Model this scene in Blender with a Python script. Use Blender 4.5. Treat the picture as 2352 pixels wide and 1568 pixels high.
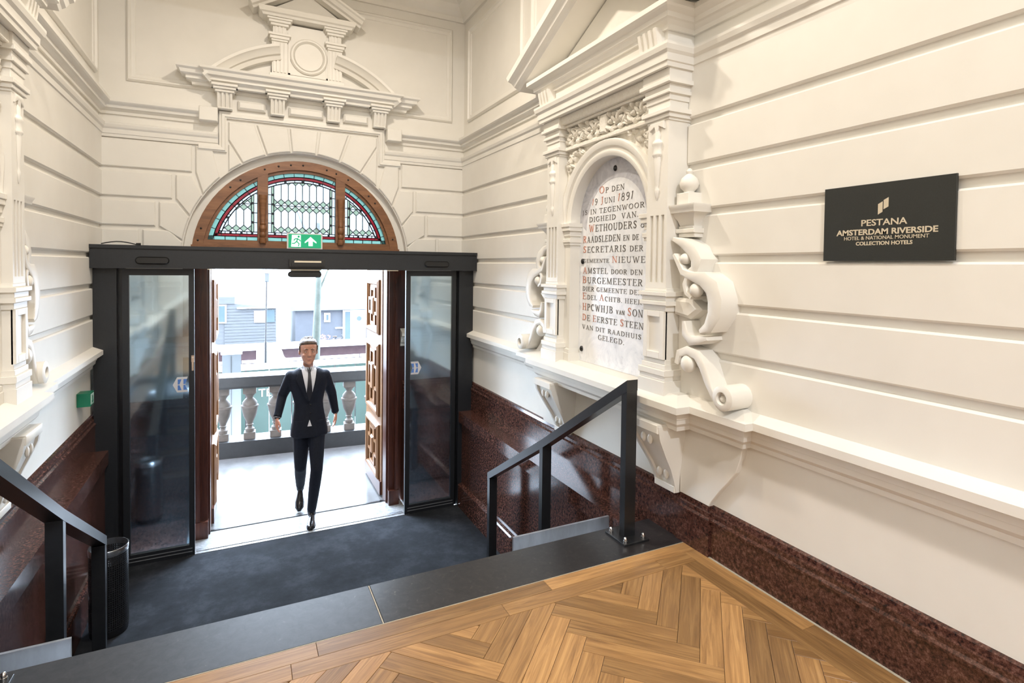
import bpy, bmesh, math, random
from mathutils import Vector, Matrix
random.seed(7)
K = 0.93                      # survey units -> metres
PI = math.pi
C = bpy.context.scene.collection
for o in list(bpy.data.objects): bpy.data.objects.remove(o)

# ------------------------------------------------------------------ camera
cam_d = bpy.data.cameras.new('camera'); cam = bpy.data.objects.new('camera', cam_d); C.objects.link(cam)
cam_d.sensor_fit = 'HORIZONTAL'; cam_d.sensor_width = 36.0
cam_d.lens = 1271.5/2352*36.0
cam_d.shift_x = 0.0; cam_d.shift_y = -(784-644)/2352
cam_d.clip_start = 0.05; cam_d.clip_end = 300
yw, pt, rl = math.radians(26.04), math.radians(-1.47), math.radians(0.69)
Fw = Vector((math.sin(yw)*math.cos(pt), math.cos(yw)*math.cos(pt), math.sin(pt)))
Rt = Vector((math.cos(yw), -math.sin(yw), 0)); Up = Rt.cross(Fw)
R2 = Rt*math.cos(rl)+Up*math.sin(rl); U2 = -Rt*math.sin(rl)+Up*math.cos(rl)
m = Matrix.Identity(4)
for i in range(3):
    m[i][0] = R2[i]; m[i][1] = U2[i]; m[i][2] = -Fw[i]
m[2][3] = 1.62*K
cam.matrix_world = m
bpy.context.scene.camera = cam

# ------------------------------------------------------------------ light
sc = bpy.context.scene
sc.view_settings.view_transform = 'Standard'; sc.view_settings.look = 'None'
sc.view_settings.gamma = 1.0; sc.view_settings.use_curve_mapping = False
EXPO = 0.0
sc.view_settings.exposure = EXPO
w = bpy.data.worlds.new('sky'); sc.world = w; w.use_nodes = True
nt = w.node_tree; bg = nt.nodes['Background']
bg.inputs[0].default_value = (0.68, 0.82, 1.0, 1); bg.inputs[1].default_value = 34.0

def area(name, loc, size, power, col, target=None, spread=180):
    l = bpy.data.lights.new(name, 'AREA'); l.shape = 'DISK'; l.size = size*K; l.energy = power; l.color = col
    l.spread = math.radians(spread)
    o = bpy.data.objects.new(name, l); C.objects.link(o); o.location = Vector(loc)*K
    d = (Vector(target)-Vector(loc)) if target else Vector((0, 0, -1))
    o.rotation_euler = d.to_track_quat('-Z', 'Y').to_euler(); return o
area('ceiling_lamp_lobby', (0.72, 4.0, 4.55), 0.20, 60, (1.0, 0.885, 0.75))
area('ceiling_lamp_hall', (0.35, 1.7, 5.9), 0.18, 72, (1.0, 0.88, 0.72))
area('fill_light_rear', (0.35, -3.4, 5.9), 0.4, 290, (0.93, 0.95, 1.0))  # added cool fill behind the camera, evens out the wall brightness

# ------------------------------------------------------------------ materials
def mat(name, col, rough=0.5, metal=0.0, spec=0.5):
    M = bpy.data.materials.new(name); M.use_nodes = True
    b = M.node_tree.nodes['Principled BSDF']
    b.inputs['Base Color'].default_value = (*col, 1); b.inputs['Roughness'].default_value = rough
    b.inputs['Metallic'].default_value = metal; b.inputs['Specular IOR Level'].default_value = spec
    return M
def nodes(M): return M.node_tree, M.node_tree.nodes, M.node_tree.links, M.node_tree.nodes['Principled BSDF']
def noise_mix(M, stops, scale, detail=4, rough=0.6, stretch=None, bump=0.0, bdist=0.002, distort=0.0, rnd=False):
    t, N, L, b = nodes(M)
    tc = N.new('ShaderNodeTexCoord'); mp = N.new('ShaderNodeMapping'); L.new(tc.outputs['Object'], mp.inputs[0])
    if stretch: mp.inputs['Scale'].default_value = stretch
    if rnd:
        oi = N.new('ShaderNodeObjectInfo'); mu = N.new('ShaderNodeMath'); mu.operation = 'MULTIPLY'; mu.inputs[1].default_value = 37.0
        L.new(oi.outputs['Random'], mu.inputs[0]); L.new(mu.outputs[0], mp.inputs['Location'])
    n = N.new('ShaderNodeTexNoise'); n.inputs['Scale'].default_value = scale; n.inputs['Detail'].default_value = detail
    n.inputs['Roughness'].default_value = rough; n.inputs['Distortion'].default_value = distort
    L.new(mp.outputs[0], n.inputs['Vector'])
    r = N.new('ShaderNodeValToRGB'); e = r.color_ramp.elements
    while len(e) < len(stops): e.new(0.5)
    for i, (p, c) in enumerate(stops): e[i].position = p; e[i].color = (*c, 1)
    L.new(n.outputs['Fac'], r.inputs[0]); L.new(r.outputs[0], b.inputs['Base Color'])
    if bump:
        bp = N.new('ShaderNodeBump'); bp.inputs['Strength'].default_value = bump; bp.inputs['Distance'].default_value = bdist
        L.new(n.outputs['Fac'], bp.inputs['Height']); L.new(bp.outputs[0], b.inputs['Normal'])
    return M, r
PAINT = mat('cream_paint', (0.83, 0.79, 0.70), 0.45, spec=0.35)
noise_mix(PAINT, [(0.3, (0.79, 0.765, 0.705)), (0.7, (0.84, 0.815, 0.755))], 2.5, 3, bump=0.06, bdist=0.004)
RELIEF = mat('relief_paint', (0.84, 0.80, 0.70), 0.5, spec=0.3)
noise_mix(RELIEF, [(0.35, (0.78, 0.745, 0.66)), (0.65, (0.85, 0.82, 0.75))], 60, 3, bump=0.5, bdist=0.006)
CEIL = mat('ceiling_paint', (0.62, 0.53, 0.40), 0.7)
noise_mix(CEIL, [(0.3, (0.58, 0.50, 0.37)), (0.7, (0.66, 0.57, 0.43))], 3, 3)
GRAN = mat('red_granite', (0.12, 0.03, 0.02), 0.13)
_, _r = noise_mix(GRAN, [(0.36, (0.006, 0.005, 0.006)), (0.44, (0.038, 0.016, 0.013)), (0.54, (0.095, 0.038, 0.027)), (0.66, (0.17, 0.095, 0.075))], 62, 6, 0.80)
BSTONE = mat('bluestone', (0.05, 0.05, 0.052), 0.28)
noise_mix(BSTONE, [(0.28, (0.012, 0.011, 0.012)), (0.55, (0.026, 0.024, 0.025)), (0.64, (0.040, 0.037, 0.036)), (0.70, (0.16, 0.14, 0.12))], 28, 8, 0.72, bump=0.08, distort=0.8)
BSTONE2 = mat('bluestone_honed', (0.08, 0.08, 0.085), 0.48, spec=.35)
noise_mix(BSTONE2, [(0.3, (0.022, 0.023, 0.026)), (0.66, (0.040, 0.040, 0.043)), (0.73, (0.12, 0.11, 0.10))], 26, 8, 0.7, bump=0.08, distort=0.6)
GROUT = mat('pale_grout', (0.42, 0.38, 0.30), 0.8); noise_mix(GROUT, [(0.3, (0.36, 0.33, 0.26)), (0.7, (0.46, 0.42, 0.34))], 60)
CARPET = mat('charcoal_carpet', (0.03, 0.034, 0.042), 0.95, spec=0.15)
noise_mix(CARPET, [(0.30, (0.008, 0.009, 0.011)), (0.5, (0.016, 0.018, 0.022)), (0.72, (0.036, 0.040, 0.048))], 3.2, 12, 0.72, bump=0.8, bdist=0.004)
WHSTONE = mat('pale_granite', (0.62, 0.62, 0.60), 0.25)
noise_mix(WHSTONE, [(0.3, (0.16, 0.165, 0.17)), (0.5, (0.24, 0.245, 0.25)), (0.7, (0.32, 0.325, 0.33))], 30, 6, 0.7)
LAND = mat('landing_stone', (0.2, 0.2, 0.2), 0.22)
noise_mix(LAND, [(0.3, (0.075, 0.075, 0.075)), (0.7, (0.12, 0.12, 0.12))], 3, 6, 0.6)
MARBLE = mat('white_marble', (0.78, 0.77, 0.76), 0.25)
noise_mix(MARBLE, [(0.30, (0.56, 0.58, 0.62)), (0.43, (0.80, 0.82, 0.85)), (0.58, (0.90, 0.91, 0.93))], 7, 10, 0.7, distort=1.2)
MARBLE2 = mat('grey_marble', (0.6, 0.6, 0.63), 0.25)
noise_mix(MARBLE2, [(0.30, (0.33, 0.33, 0.37)), (0.48, (0.54, 0.54, 0.58)), (0.66, (0.66, 0.66, 0.69))], 7, 10, 0.7, distort=1.2)
BLACK = mat('black_lacquer_steel', (0.012, 0.013, 0.015), 0.28); noise_mix(BLACK, [(0.3, (0.011, 0.012, 0.014)), (0.7, (0.016, 0.017, 0.019))], 20)
ANTH = mat('anthracite_aluminium', (0.028, 0.032, 0.038), 0.42); noise_mix(ANTH, [(0.3, (0.009, 0.011, 0.014)), (0.7, (0.013, 0.015, 0.019))], 90, 2, bump=0.03)
DARK = mat('black_plastic', (0.008, 0.008, 0.009), 0.25); noise_mix(DARK, [(0.3, (0.007, 0.007, 0.008)), (0.7, (0.010, 0.010, 0.011))], 10)
CHROME = mat('chrome', (0.75, 0.76, 0.78), 0.12, 1.0); noise_mix(CHROME, [(0.3, (0.72, 0.73, 0.75)), (0.7, (0.8, 0.8, 0.82))], 10)
STEEL = mat('brushed_steel', (0.42, 0.43, 0.45), 0.4, 0.7)
noise_mix(STEEL, [(0.3, (0.30, 0.31, 0.33)), (0.7, (0.42, 0.44, 0.47))], 12, 6, stretch=(1, 1, 0.3))
BRASSY = mat('pale_gold_trim', (0.75, 0.68, 0.52), 0.3, 0.6); noise_mix(BRASSY, [(0.3, (0.7, 0.64, 0.5)), (0.7, (0.78, 0.7, 0.55))], 10)
def wood(name, c1, c2, c3, rough=0.35, axis=0, scale=9.0, st=14.0, rnd=True, tone=0.0):
    M = mat(name, c2, rough); s = [st, st, st]; s[axis] = 0.9
    _, r = noise_mix(M, [(0.28, c1), (0.5, c2), (0.72, c3)], scale/4, 7, 0.65, stretch=tuple(s), bump=0.06, distort=1.6, rnd=rnd)
    if tone:
        t, N, L, b = nodes(M)
        oi = N.new('ShaderNodeObjectInfo'); mr = N.new('ShaderNodeMapRange'); mr.inputs['To Min'].default_value = 1-tone; mr.inputs['To Max'].default_value = 1+tone
        L.new(oi.outputs['Random'], mr.inputs['Value'])
        hs = N.new('ShaderNodeHueSaturation'); L.new(mr.outputs[0], hs.inputs['Value']); L.new(r.outputs[0], hs.inputs['Color'])
        L.new(hs.outputs[0], b.inputs['Base Color'])
    return M
OAK = wood('oiled_oak', (0.18, 0.092, 0.035), (0.33, 0.178, 0.068), (0.48, 0.28, 0.112), 0.30, 0, 9, 16, tone=0.34)
OAKBASE = wood('oak_underlay', (0.16, 0.08, 0.03), (0.24, 0.12, 0.05), (0.3, 0.16, 0.07), 0.4)
DOORW = wood('door_oak', (0.08, 0.034, 0.011), (0.14, 0.063, 0.023), (0.19, 0.095, 0.038), 0.35, 2, 9, 14)
WINW = wood('fanlight_oak', (0.15, 0.062, 0.024), (0.24, 0.105, 0.042), (0.33, 0.15, 0.065), 0.35, 0, 9, 6)
JAMBW = wood('stained_mahogany', (0.024, 0.007, 0.005), (0.050, 0.015, 0.009), (0.080, 0.027, 0.014), 0.28, 2, 9, 14)
def emis(name, col, s):
    M = mat(name, col, 0.4); b = M.node_tree.nodes['Principled BSDF']
    b.inputs['Emission Color'].default_value = (*col, 1); b.inputs['Emission Strength'].default_value = s; return M
EGREEN = emis('lit_green_panel', (0.0, 0.36, 0.17), 0.35); EWHITE = emis('lit_white_pictogram', (0.85, 1.0, 0.95), 1.0)
GREENB = mat('green_plastic', (0.0, 0.15, 0.075), 0.35); noise_mix(GREENB, [(0.3, (0, 0.14, 0.07)), (0.7, (0, 0.17, 0.085))], 20)
SIGNB = mat('sign_black', (0.016, 0.018, 0.016), 0.45); noise_mix(SIGNB, [(0.3, (0.014, 0.016, 0.014)), (0.7, (0.019, 0.021, 0.019))], 200, 2)
SIGNT = mat('sign_beige_lettering', (0.62, 0.54, 0.40), 0.5); noise_mix(SIGNT, [(0.3, (0.60, 0.52, 0.38)), (0.7, (0.64, 0.56, 0.42))], 20)
INKB = mat('inscription_grey', (0.10, 0.085, 0.075), 0.6); noise_mix(INKB, [(0.3, (0.05, 0.045, 0.04)), (0.7, (0.17, 0.15, 0.13))], 60)
INKR = mat('inscription_red', (0.60, 0.20, 0.12), 0.6); noise_mix(INKR, [(0.3, (0.5, 0.16, 0.09)), (0.7, (0.66, 0.30, 0.2))], 60)
def glass(name, col, mixf, gloss=0.05, transl=False):
    M = bpy.data.materials.new(name); M.use_nodes = True; t = M.node_tree; N = t.nodes; L = t.links; N.clear()
    out = N.new('ShaderNodeOutputMaterial'); tr = N.new('ShaderNodeBsdfTransparent'); tr.inputs[0].default_value = (*col, 1)
    g = N.new('ShaderNodeBsdfGlossy'); g.inputs['Roughness'].default_value = gloss; g.inputs[0].default_value = (.80, .93, 1, 1)
    mx = N.new('ShaderNodeMixShader')
    if transl:
        tl = N.new('ShaderNodeBsdfTranslucent'); tl.inputs[0].default_value = (*col, 1)
        m2 = N.new('ShaderNodeMixShader'); m2.inputs[0].default_value = 0.55; L.new(tr.outputs[0], m2.inputs[1]); L.new(tl.outputs[0], m2.inputs[2]); first = m2
    else: first = tr
    fr = N.new('ShaderNodeFresnel'); fr.inputs[0].default_value = 1.5
    ad = N.new('ShaderNodeMath'); ad.operation = 'ADD'; ad.inputs[1].default_value = mixf; ad.use_clamp = True; L.new(fr.outputs[0], ad.inputs[0])
    L.new(ad.outputs[0], mx.inputs[0]); L.new(first.outputs[0], mx.inputs[1]); L.new(g.outputs[0], mx.inputs[2]); L.new(mx.outputs[0], out.inputs[0])
    return M
GLASS = glass('door_glass', (0.75, 0.85, 0.90), 0.46, 0.07)
PCLEAR = glass('pane_clear', (0.32, 0.33, 0.325), 0.0, 0.1, True)
PTINT = glass('pane_celadon', (0.21, 0.235, 0.195), 0.0, 0.1, True)
PAQUA = glass('pane_aqua', (0.17, 0.24, 0.215), 0.0, 0.1, True)
PRED = glass('pane_ruby', (0.18, 0.0, 0.035), 0.0, 0.1, True)
PBLUE = glass('pane_cobalt', (0.03, 0.08, 0.14), 0.0, 0.1, True)
LEAD = mat('lead_came', (0.035, 0.04, 0.05), 0.5, 0.3); noise_mix(LEAD, [(0.3, (0.03, 0.034, 0.042)), (0.7, (0.045, 0.05, 0.06))], 30)

# ------------------------------------------------------------------ mesh helpers
class MB:
    def __init__(s): s.v = []; s.f = []; s.m = []
    def add(s, vs, fs, mi=0):
        n = len(s.v); s.v += [tuple(p) for p in vs]; s.f += [tuple(i+n for i in f) for f in fs]; s.m += [mi]*len(fs); return s
    def box(s, x0, x1, y0, y1, z0, z1, mi=0):
        vs = [(x, y, z) for x in (x0, x1) for y in (y0, y1) for z in (z0, z1)]
        return s.add(vs, [(0, 1, 3, 2), (4, 6, 7, 5), (0, 4, 5, 1), (2, 3, 7, 6), (0, 2, 6, 4), (1, 5, 7, 3)], mi)
    def loft(s, rings, mi=0, caps=True, closed=True):
        n = len(rings[0]); vs = [p for r in rings for p in r]; fs = []
        for a in range(len(rings)-1):
            for i in range(n if closed else n-1):
                j = (i+1) % n; fs.append((a*n+i, a*n+j, (a+1)*n+j, (a+1)*n+i))
        if caps: fs += [tuple(range(n)), tuple((len(rings)-1)*n+i for i in range(n))]
        return s.add(vs, fs, mi)
    def slab(s, poly, mp, v0, v1, bev=0.0, mi=0):
        r = [[mp(a, z, v0) for a, z in poly]]
        if bev: r += [[mp(a, z, v1-bev) for a, z in poly], [mp(a, z, v1) for a, z in inset(poly, bev)]]
        else: r += [[mp(a, z, v1) for a, z in poly]]
        return s.loft(r, mi)
    def tube(s, pts, r, n=8, mi=0, caps=True):
        P = [Vector(p) for p in pts]; rings = []; ref = None
        rr = r if isinstance(r, (list, tuple)) else [r]*len(P)
        for i, p in enumerate(P):
            d = (P[min(i+1, len(P)-1)]-P[max(i-1, 0)]).normalized()
            if ref is None: ref = Vector((0, 0, 1)) if abs(d.z) < 0.9 else Vector((1, 0, 0))
            a = (ref-d*ref.dot(d)).normalized(); b = d.cross(a); ref = a
            rings.append([p+(a*math.cos(t)+b*math.sin(t))*rr[i] for t in [2*PI*k/n for k in range(n)]])
        return s.loft(rings, mi, caps)
    def lathe(s, prof, c, n=20, sx=1.0, sy=1.0, mi=0, mp=None):
        rings = []
        for r, h in prof:
            rings.append([(c[0]+r*sx*math.cos(2*PI*k/n), c[1]+r*sy*math.sin(2*PI*k/n), c[2]+h) for k in range(n)])
        if mp: rings = [[mp(*q) for q in r] for r in rings]
        return s.loft(rings, mi)
    def ball(s, c, rx, ry=None, rz=None, n=10, mp=None, mi=0):
        ry = ry or rx; rz = rz or rx
        rings = [[(c[0]+rx*math.sin(PI*j/n)*math.cos(2*PI*k/n), c[1]+ry*math.sin(PI*j/n)*math.sin(2*PI*k/n), c[2]+rz*math.cos(PI*j/n)) for k in range(n)] for j in range(1, n)]
        if mp: rings = [[mp(*q) for q in r] for r in rings]
        return s.loft(rings, mi)
    def sweep(s, prof, path, mi=0, closed=False):
        """profile [(d,z)] along plan polyline; d is measured to the left of travel (into the room)"""
        P = [Vector(p) for p in path]; n = len(P); rings = []
        for i in range(n):
            a = P[i]-P[i-1] if (i > 0 or closed) else P[1]-P[0]
            b = P[(i+1) % n]-P[i] if (i < n-1 or closed) else a
            na = Vector((-a.y, a.x)).normalized(); nb = Vector((-b.y, b.x)).normalized()
            m_ = na+nb; m_ = m_/max(1e-6, m_.dot(na))
            rings.append([(P[i].x+m_.x*d, P[i].y+m_.y*d, z) for d, z in prof])
        if closed: rings.append(rings[0])
        return s.loft(rings, mi, caps=not closed)
    def build(s, name, mats, parent=None, smooth=False, base=None):
        me = bpy.data.meshes.new(name)
        if base is None:
            if parent is not None: base = parent.get('_b', (0, 0, 0))
            else: base = (0, 0, 0)
        bx = Vector(base)
        me.from_pydata([tuple((Vector(p)-bx)*K) for p in s.v], [], s.f)
        if not isinstance(mats, (list, tuple)): mats = [mats]
        for M in mats: me.materials.append(M)
        me.polygons.foreach_set('material_index', s.m)
        bm = bmesh.new(); bm.from_mesh(me); bmesh.ops.remove_doubles(bm, verts=bm.verts, dist=1e-6)
        bmesh.ops.recalc_face_normals(bm, faces=bm.faces)
        if smooth:
            for f in bm.faces: f.smooth = True
            for e in bm.edges:
                if len(e.link_faces) == 2 and e.calc_face_angle(0) > 0.7: e.smooth = False
        bm.to_mesh(me); bm.free()
        o = bpy.data.objects.new(name, me); C.objects.link(o)
        if parent is not None:
            o.parent = parent; BASES[o.name] = base; o['_b'] = tuple(base)
        else:
            o.location = bx*K; o['_b'] = tuple(base)
        return o
BASES = {}
def inset(poly, d):
    n = len(poly); A = sum(poly[i][0]*poly[(i+1) % n][1]-poly[(i+1) % n][0]*poly[i][1] for i in range(n)); sg = 1 if A > 0 else -1
    out = []
    for i in range(n):
        p0, p1, p2 = Vector(poly[i-1]), Vector(poly[i]), Vector(poly[(i+1) % n])
        a = (p1-p0).normalized(); b = (p2-p1).normalized()
        na = Vector((-a.y, a.x))*sg; nb = Vector((-b.y, b.x))*sg
        mm = na+nb; mm = mm/max(0.35, mm.dot(na)); q = p1+mm*d; out.append((q.x, q.y))
    return out
def clip(poly, keep):
    """keep: list of (nx, ny, c) half planes nx*x+ny*y<=c"""
    for nx, ny, c in keep:
        o = []; n = len(poly)
        for i in range(n):
            p, q = poly[i], poly[(i+1) % n]; dp = nx*p[0]+ny*p[1]-c; dq = nx*q[0]+ny*q[1]-c
            if dp <= 0: o.append(p)
            if dp*dq < 0:
                t = dp/(dp-dq); o.append((p[0]+(q[0]-p[0])*t, p[1]+(q[1]-p[1])*t))
        poly = o
        if len(poly) < 3: return []
    return poly
def parea(p): return abs(sum(p[i][0]*p[(i+1) % len(p)][1]-p[(i+1) % len(p)][0]*p[i][1] for i in range(len(p))))/2
def thing(name, label, cat, base=(0, 0, 0), group=None):
    o = bpy.data.objects.new(name, None); C.objects.link(o); o.location = Vector(base)*K; o['_b'] = tuple(base)
    o.empty_display_size = 0.1; o['label'] = label; o['category'] = cat
    if group: o['group'] = group
    return o
def tag(o, label, cat, group=None):
    o['label'] = label; o['category'] = cat
    if group: o['group'] = group
    return o
def struct(o): o['kind'] = 'structure'; return o
RW = lambda a, z, v: (2.40-v, a, z)
LW = lambda a, z, v: (-1.18+v, a, z)
FW = lambda a, z, v: (a, 6.28-v, z)
ZL = -1.12

# ------------------------------------------------------------------ room shell
W0 = -6.2
wr = struct(MB().box(2.40, 2.75, W0, 6.63, -1.4, 7.9).build('wall_right', PAINT))
wl = struct(MB().box(-1.53, -1.18, W0, 6.63, -1.4, 7.9).build('wall_left', PAINT))
struct(MB().box(-1.53, 2.75, W0-0.3, W0, -1.4, 7.9).build('wall_back', PAINT))
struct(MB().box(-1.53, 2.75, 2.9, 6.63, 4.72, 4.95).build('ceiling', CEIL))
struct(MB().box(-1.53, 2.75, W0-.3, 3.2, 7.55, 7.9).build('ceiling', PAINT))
struct(MB().box(-1.53, 2.75, 2.9, 3.2, 4.95, 7.55).build('wall_front', PAINT))
ACX, ACZ, AR = 0.595, 1.67, 1.115
b = MB()
b.box(-1.53, ACX-AR, 6.28, 6.62, -1.4, ACZ); b.box(ACX+AR, 2.75, 6.28, 6.62, -1.4, ACZ)
N_ = 40
xs = [ACX-AR*math.cos(PI*i/N_) for i in range(N_+1)]; zs = [ACZ+AR*math.sin(PI*i/N_) for i in range(N_+1)]
pts = [(-1.53, ACZ)]+list(zip(xs, zs))+[(2.75, ACZ)]
for (x0, z0), (x1, z1) in zip(pts[:-1], pts[1:]):
    q = [(x0, z0), (x1, z1), (x1, 4.95), (x0, 4.95)]
    b.loft([[(x, 6.28, z) for x, z in q], [(x, 6.62, z) for x, z in q]])
wf = struct(b.build('wall_far', PAINT))

# rustication ------------------------------------------------------------
GZ = [0.885, 1.15, 1.42, 1.69, 1.96, 2.23, 2.50, 2.79]
TH, GAP, BV = 0.024, 0.034, 0.009
for i in range(7):
    z0, z1 = GZ[i]+(0.004 if i else -0.02), GZ[i+1]-GAP
    if i == 6: z1 = 2.80
    for mp, par, segs in ((RW, wr, [(W0, 2.52), (3.94, 6.27)]), (LW, wl, [(W0, 2.46), (3.87, 6.27)])):
        for a0, a1 in segs:
            MB().slab([(a0, z0), (a1, z0), (a1, z1), (a0, z1)], mp, -0.005, TH, BV).build('stone_block', PAINT, par)
# far wall blocks: courses that turn into voussoirs
def arcp(deg, r): t = math.radians(deg); return (ACX+r*math.sin(t), ACZ+r*math.cos(t))
JT = [6.3, 18.9, 31.5, 44.1, 56.7, 69.3, 82.0]
RO = 1.125
def arcseg(a0, a1, r, n=5): return [arcp(a0+(a1-a0)*k/n, r) for k in range(n+1)]
g = GAP/2
blocks = []
def gapd(r): return math.degrees(g*0.55/r)
XF0, XF1 = -0.20, 1.44      # raised field over the arch
for sgn in (-1, 1):
    S = lambda poly: [(2*ACX-x, z) if sgn < 0 else (x, z) for x, z in poly]
    XR = (XF1-ACX) if sgn > 0 else (ACX-XF0)
    # voussoirs in the field above the arch
    top = 3.03
    for k in range(3):
        a0, a1 = JT[k]+gapd(RO), JT[k+1]-gapd(RO)
        if k == 2: a1 = JT[3]-gapd(RO)
        far_ = [arcp(a1, 3.0), arcp(a0, 3.0)]
        poly = clip(arcseg(a0, a1, RO)+far_, [(0, 1, top), (1, 0, ACX+XR-0.085)])
        blocks.append(S(poly))
    # course voussoirs
    joints = [0.62, 0.0, 0.78, 0.94, 1.06, 1.2]
    jx = {6: 1.03, 5: 1.20, 4: 1.34, 3: 1.475}
    edge = (2.40-ACX) if sgn > 0 else (ACX+1.18)
    for row, (a0, a1) in {6: (44.1, 56.7), 5: (56.7, 69.3), 4: (69.3, 82.0), 3: (82.0, 90.0)}.items():
        zb, zt = GZ[row]+0.004, GZ[row+1]-GAP
        if row == 6: zt = 2.765
        if row == 3: zb = GZ[3]+0.004
        jj = ACX+jx[row]*(1.0 if sgn > 0 else 0.985)
        poly = arcseg(a0+gapd(RO), min(a1-gapd(RO), 90), RO)
        ez = ACX+RO*1.085*math.sin(math.radians(a1))
        bl = poly[::-1]
        if row != 3: bl = [(ez, zb)]+bl if bl[0][1] > zb else bl
        ez0 = ACX+RO*1.10*math.sin(math.radians(a0))
        pl = bl+[(max(ez0, bl[-1][0]+0.02), zt), (jj-g, zt), (jj-g, zb)]
        blocks.append(S(pl))
        zt2 = zt
        blocks.append(S([(jj+g, zb), (ACX+edge-0.001, zb), (ACX+edge-0.001, zt2), (jj+g, zt2)]))
    for row in (0, 1, 2):
        zb, zt = GZ[row]+0.004, GZ[row+1]-GAP
        blocks.append(S([(ACX+RO+0.0, zb), (ACX+1.34-g, zb), (ACX+1.34-g, zt), (ACX+RO, zt)]))
        blocks.append(S([(ACX+1.34+g, zb), (ACX+edge, zb), (ACX+edge, zt), (ACX+1.34+g, zt)]))
blocks.append(arcseg(-JT[0]+gapd(RO), JT[0]-gapd(RO), RO)+[(ACX+math.tan(math.radians(JT[0]))*1.36-g*0.7, 3.03), (ACX-math.tan(math.radians(JT[0]))*1.36+g*0.7, 3.03)])
for p in blocks: MB().slab(p, FW, -0.005, TH, BV).build('stone_block', PAINT, wf)

# cornice and mouldings ---------------------------------------------------
COR = [(0, 2.985), (.018, 2.985), (.022, 3.01), (.045, 3.03), (.06, 3.035), (.065, 3.06), (.095, 3.075), (.105, 3.085), (.105, 3.115), (0, 3.14)]
ARC = [(0, 2.775), (.024, 2.775), (.026, 2.80), (.034, 2.805), (.036, 2.845), (.05, 2.86), (.058, 2.885), (.058, 2.90), (0, 2.915)]
RAIL = [(0, .685), (.02, .69), (.024, .715), (.042, .735), (.046, .762), (.052, .765), (.056, .795), (.082, .803), (.098, .81), (.098, .848), (0, .89)]
nR = [(2.40, 2.50), (2.20, 2.50), (2.20, 3.96), (2.40, 3.96)]
nL = [(-1.18, 3.90), (-1.036, 3.90), (-1.036, 2.44), (-1.18, 2.44)]
def trim(n, prof, path, M=PAINT): return struct(MB().sweep(prof, path).build('trim_%d' % n, M))
trim(1, COR, [(2.40, W0)]+nR+[(2.40, 6.28), (1.46, 6.28)])
trim(2, COR, [(-.22, 6.28), (-1.18, 6.28)]+nL+[(-1.18, W0)])
trim(3, ARC, [(2.40, W0)]+nR+[(2.40, 6.28), (1.44, 6.28)])
trim(4, ARC, [(-.21, 6.28), (-1.18, 6.28)]+nL+[(-1.18, W0)])
trim(5, RAIL, [(2.40, W0), (2.40, 2.04), (2.345, 2.04), (2.345, 2.42), (2.25, 2.42), (2.25, 4.03), (2.345, 4.03), (2.345, 4.40), (2.40, 4.40), (2.40, 6.28), (1.64, 6.28)])
trim(6, RAIL, [(-.45, 6.28), (-1.18, 6.28), (-1.18, 4.30), (-1.145, 4.30), (-1.145, 3.97), (-1.085, 3.97), (-1.085, 2.37), (-1.145, 2.37), (-1.145, 2.0), (-1.18, 2.0), (-1.18, W0)])
CC = [(0, 4.50), (.03, 4.50), (.04, 4.55), (.10, 4.60), (.12, 4.66), (.17, 4.68), (.17, 4.72), (0, 4.72)]
trim(7, CC, [(2.40, 2.9), (2.40, 6.28), (-1.18, 6.28), (-1.18, 2.9)])
# framed moulding round the raised field over the arch
FR = [(0, 0), (0.0, .03), (.02, .034), (.026, .042), (.05, .044), (.056, .03), (.066, .026), (.066, 0)]
def flatframe(mb, mp, path, prof, closed=True):
    """profile (inward distance, relief) swept along a closed or open polyline of the wall plane"""
    P = [Vector(p) for p in path]; n = len(P); rings = []
    for i in range(n):
        a = P[i]-P[i-1] if (i > 0 or closed) else P[1]-P[0]
        c = P[(i+1) % n]-P[i] if (i < n-1 or closed) else a
        na = Vector((-a.y, a.x)).normalized(); nb = Vector((-c.y, c.x)).normalized(); mm = na+nb; mm = mm/max(.2, mm.dot(na))
        rings.append([mp(P[i].x+mm.x*d, P[i].y+mm.y*d, v) for d, v in prof])
    if closed: rings.append(rings[0])
    mb.loft(rings, caps=not closed)
b = MB(); flatframe(b, FW, [(1.62, 2.79), (XF1, 2.79), (XF1, 3.125), (XF0, 3.125), (XF0, 2.79), (-.38, 2.79)], FR, False)
struct(b.build('trim_8', PAINT))
b = MB()
for x0 in (-.37, 1.455): b.slab([(x0, 3.0), (x0+.16, 3.0), (x0+.16, 3.135), (x0, 3.135)], FW, 0, .12, .006)
struct(b.build('trim_9', PAINT))
# upper wall panels
PF = [(0, 0), (0, .012), (.015, .03), (.03, .03), (.04, .012), (.07, .008), (.075, 0)]
for n, mp, r in ((10, FW, [(-.965, 2.245, 3.31, 4.40)]), (11, RW, [(4.72, 6.12, 3.30, 4.38), (2.2, 4.55, 3.30, 4.38), (-1.5, 2.0, 3.30, 4.38)]), (12, LW, [(4.72, 6.12, 3.30, 4.38), (2.2, 4.55, 3.30, 4.38)])):
    b = MB()
    for x0, x1, z0, z1 in r: flatframe(b, mp, [(x0, z0), (x1, z0), (x1, z1), (x0, z1)], PF)
    struct(b.build('trim_%d' % n, PAINT))

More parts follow.
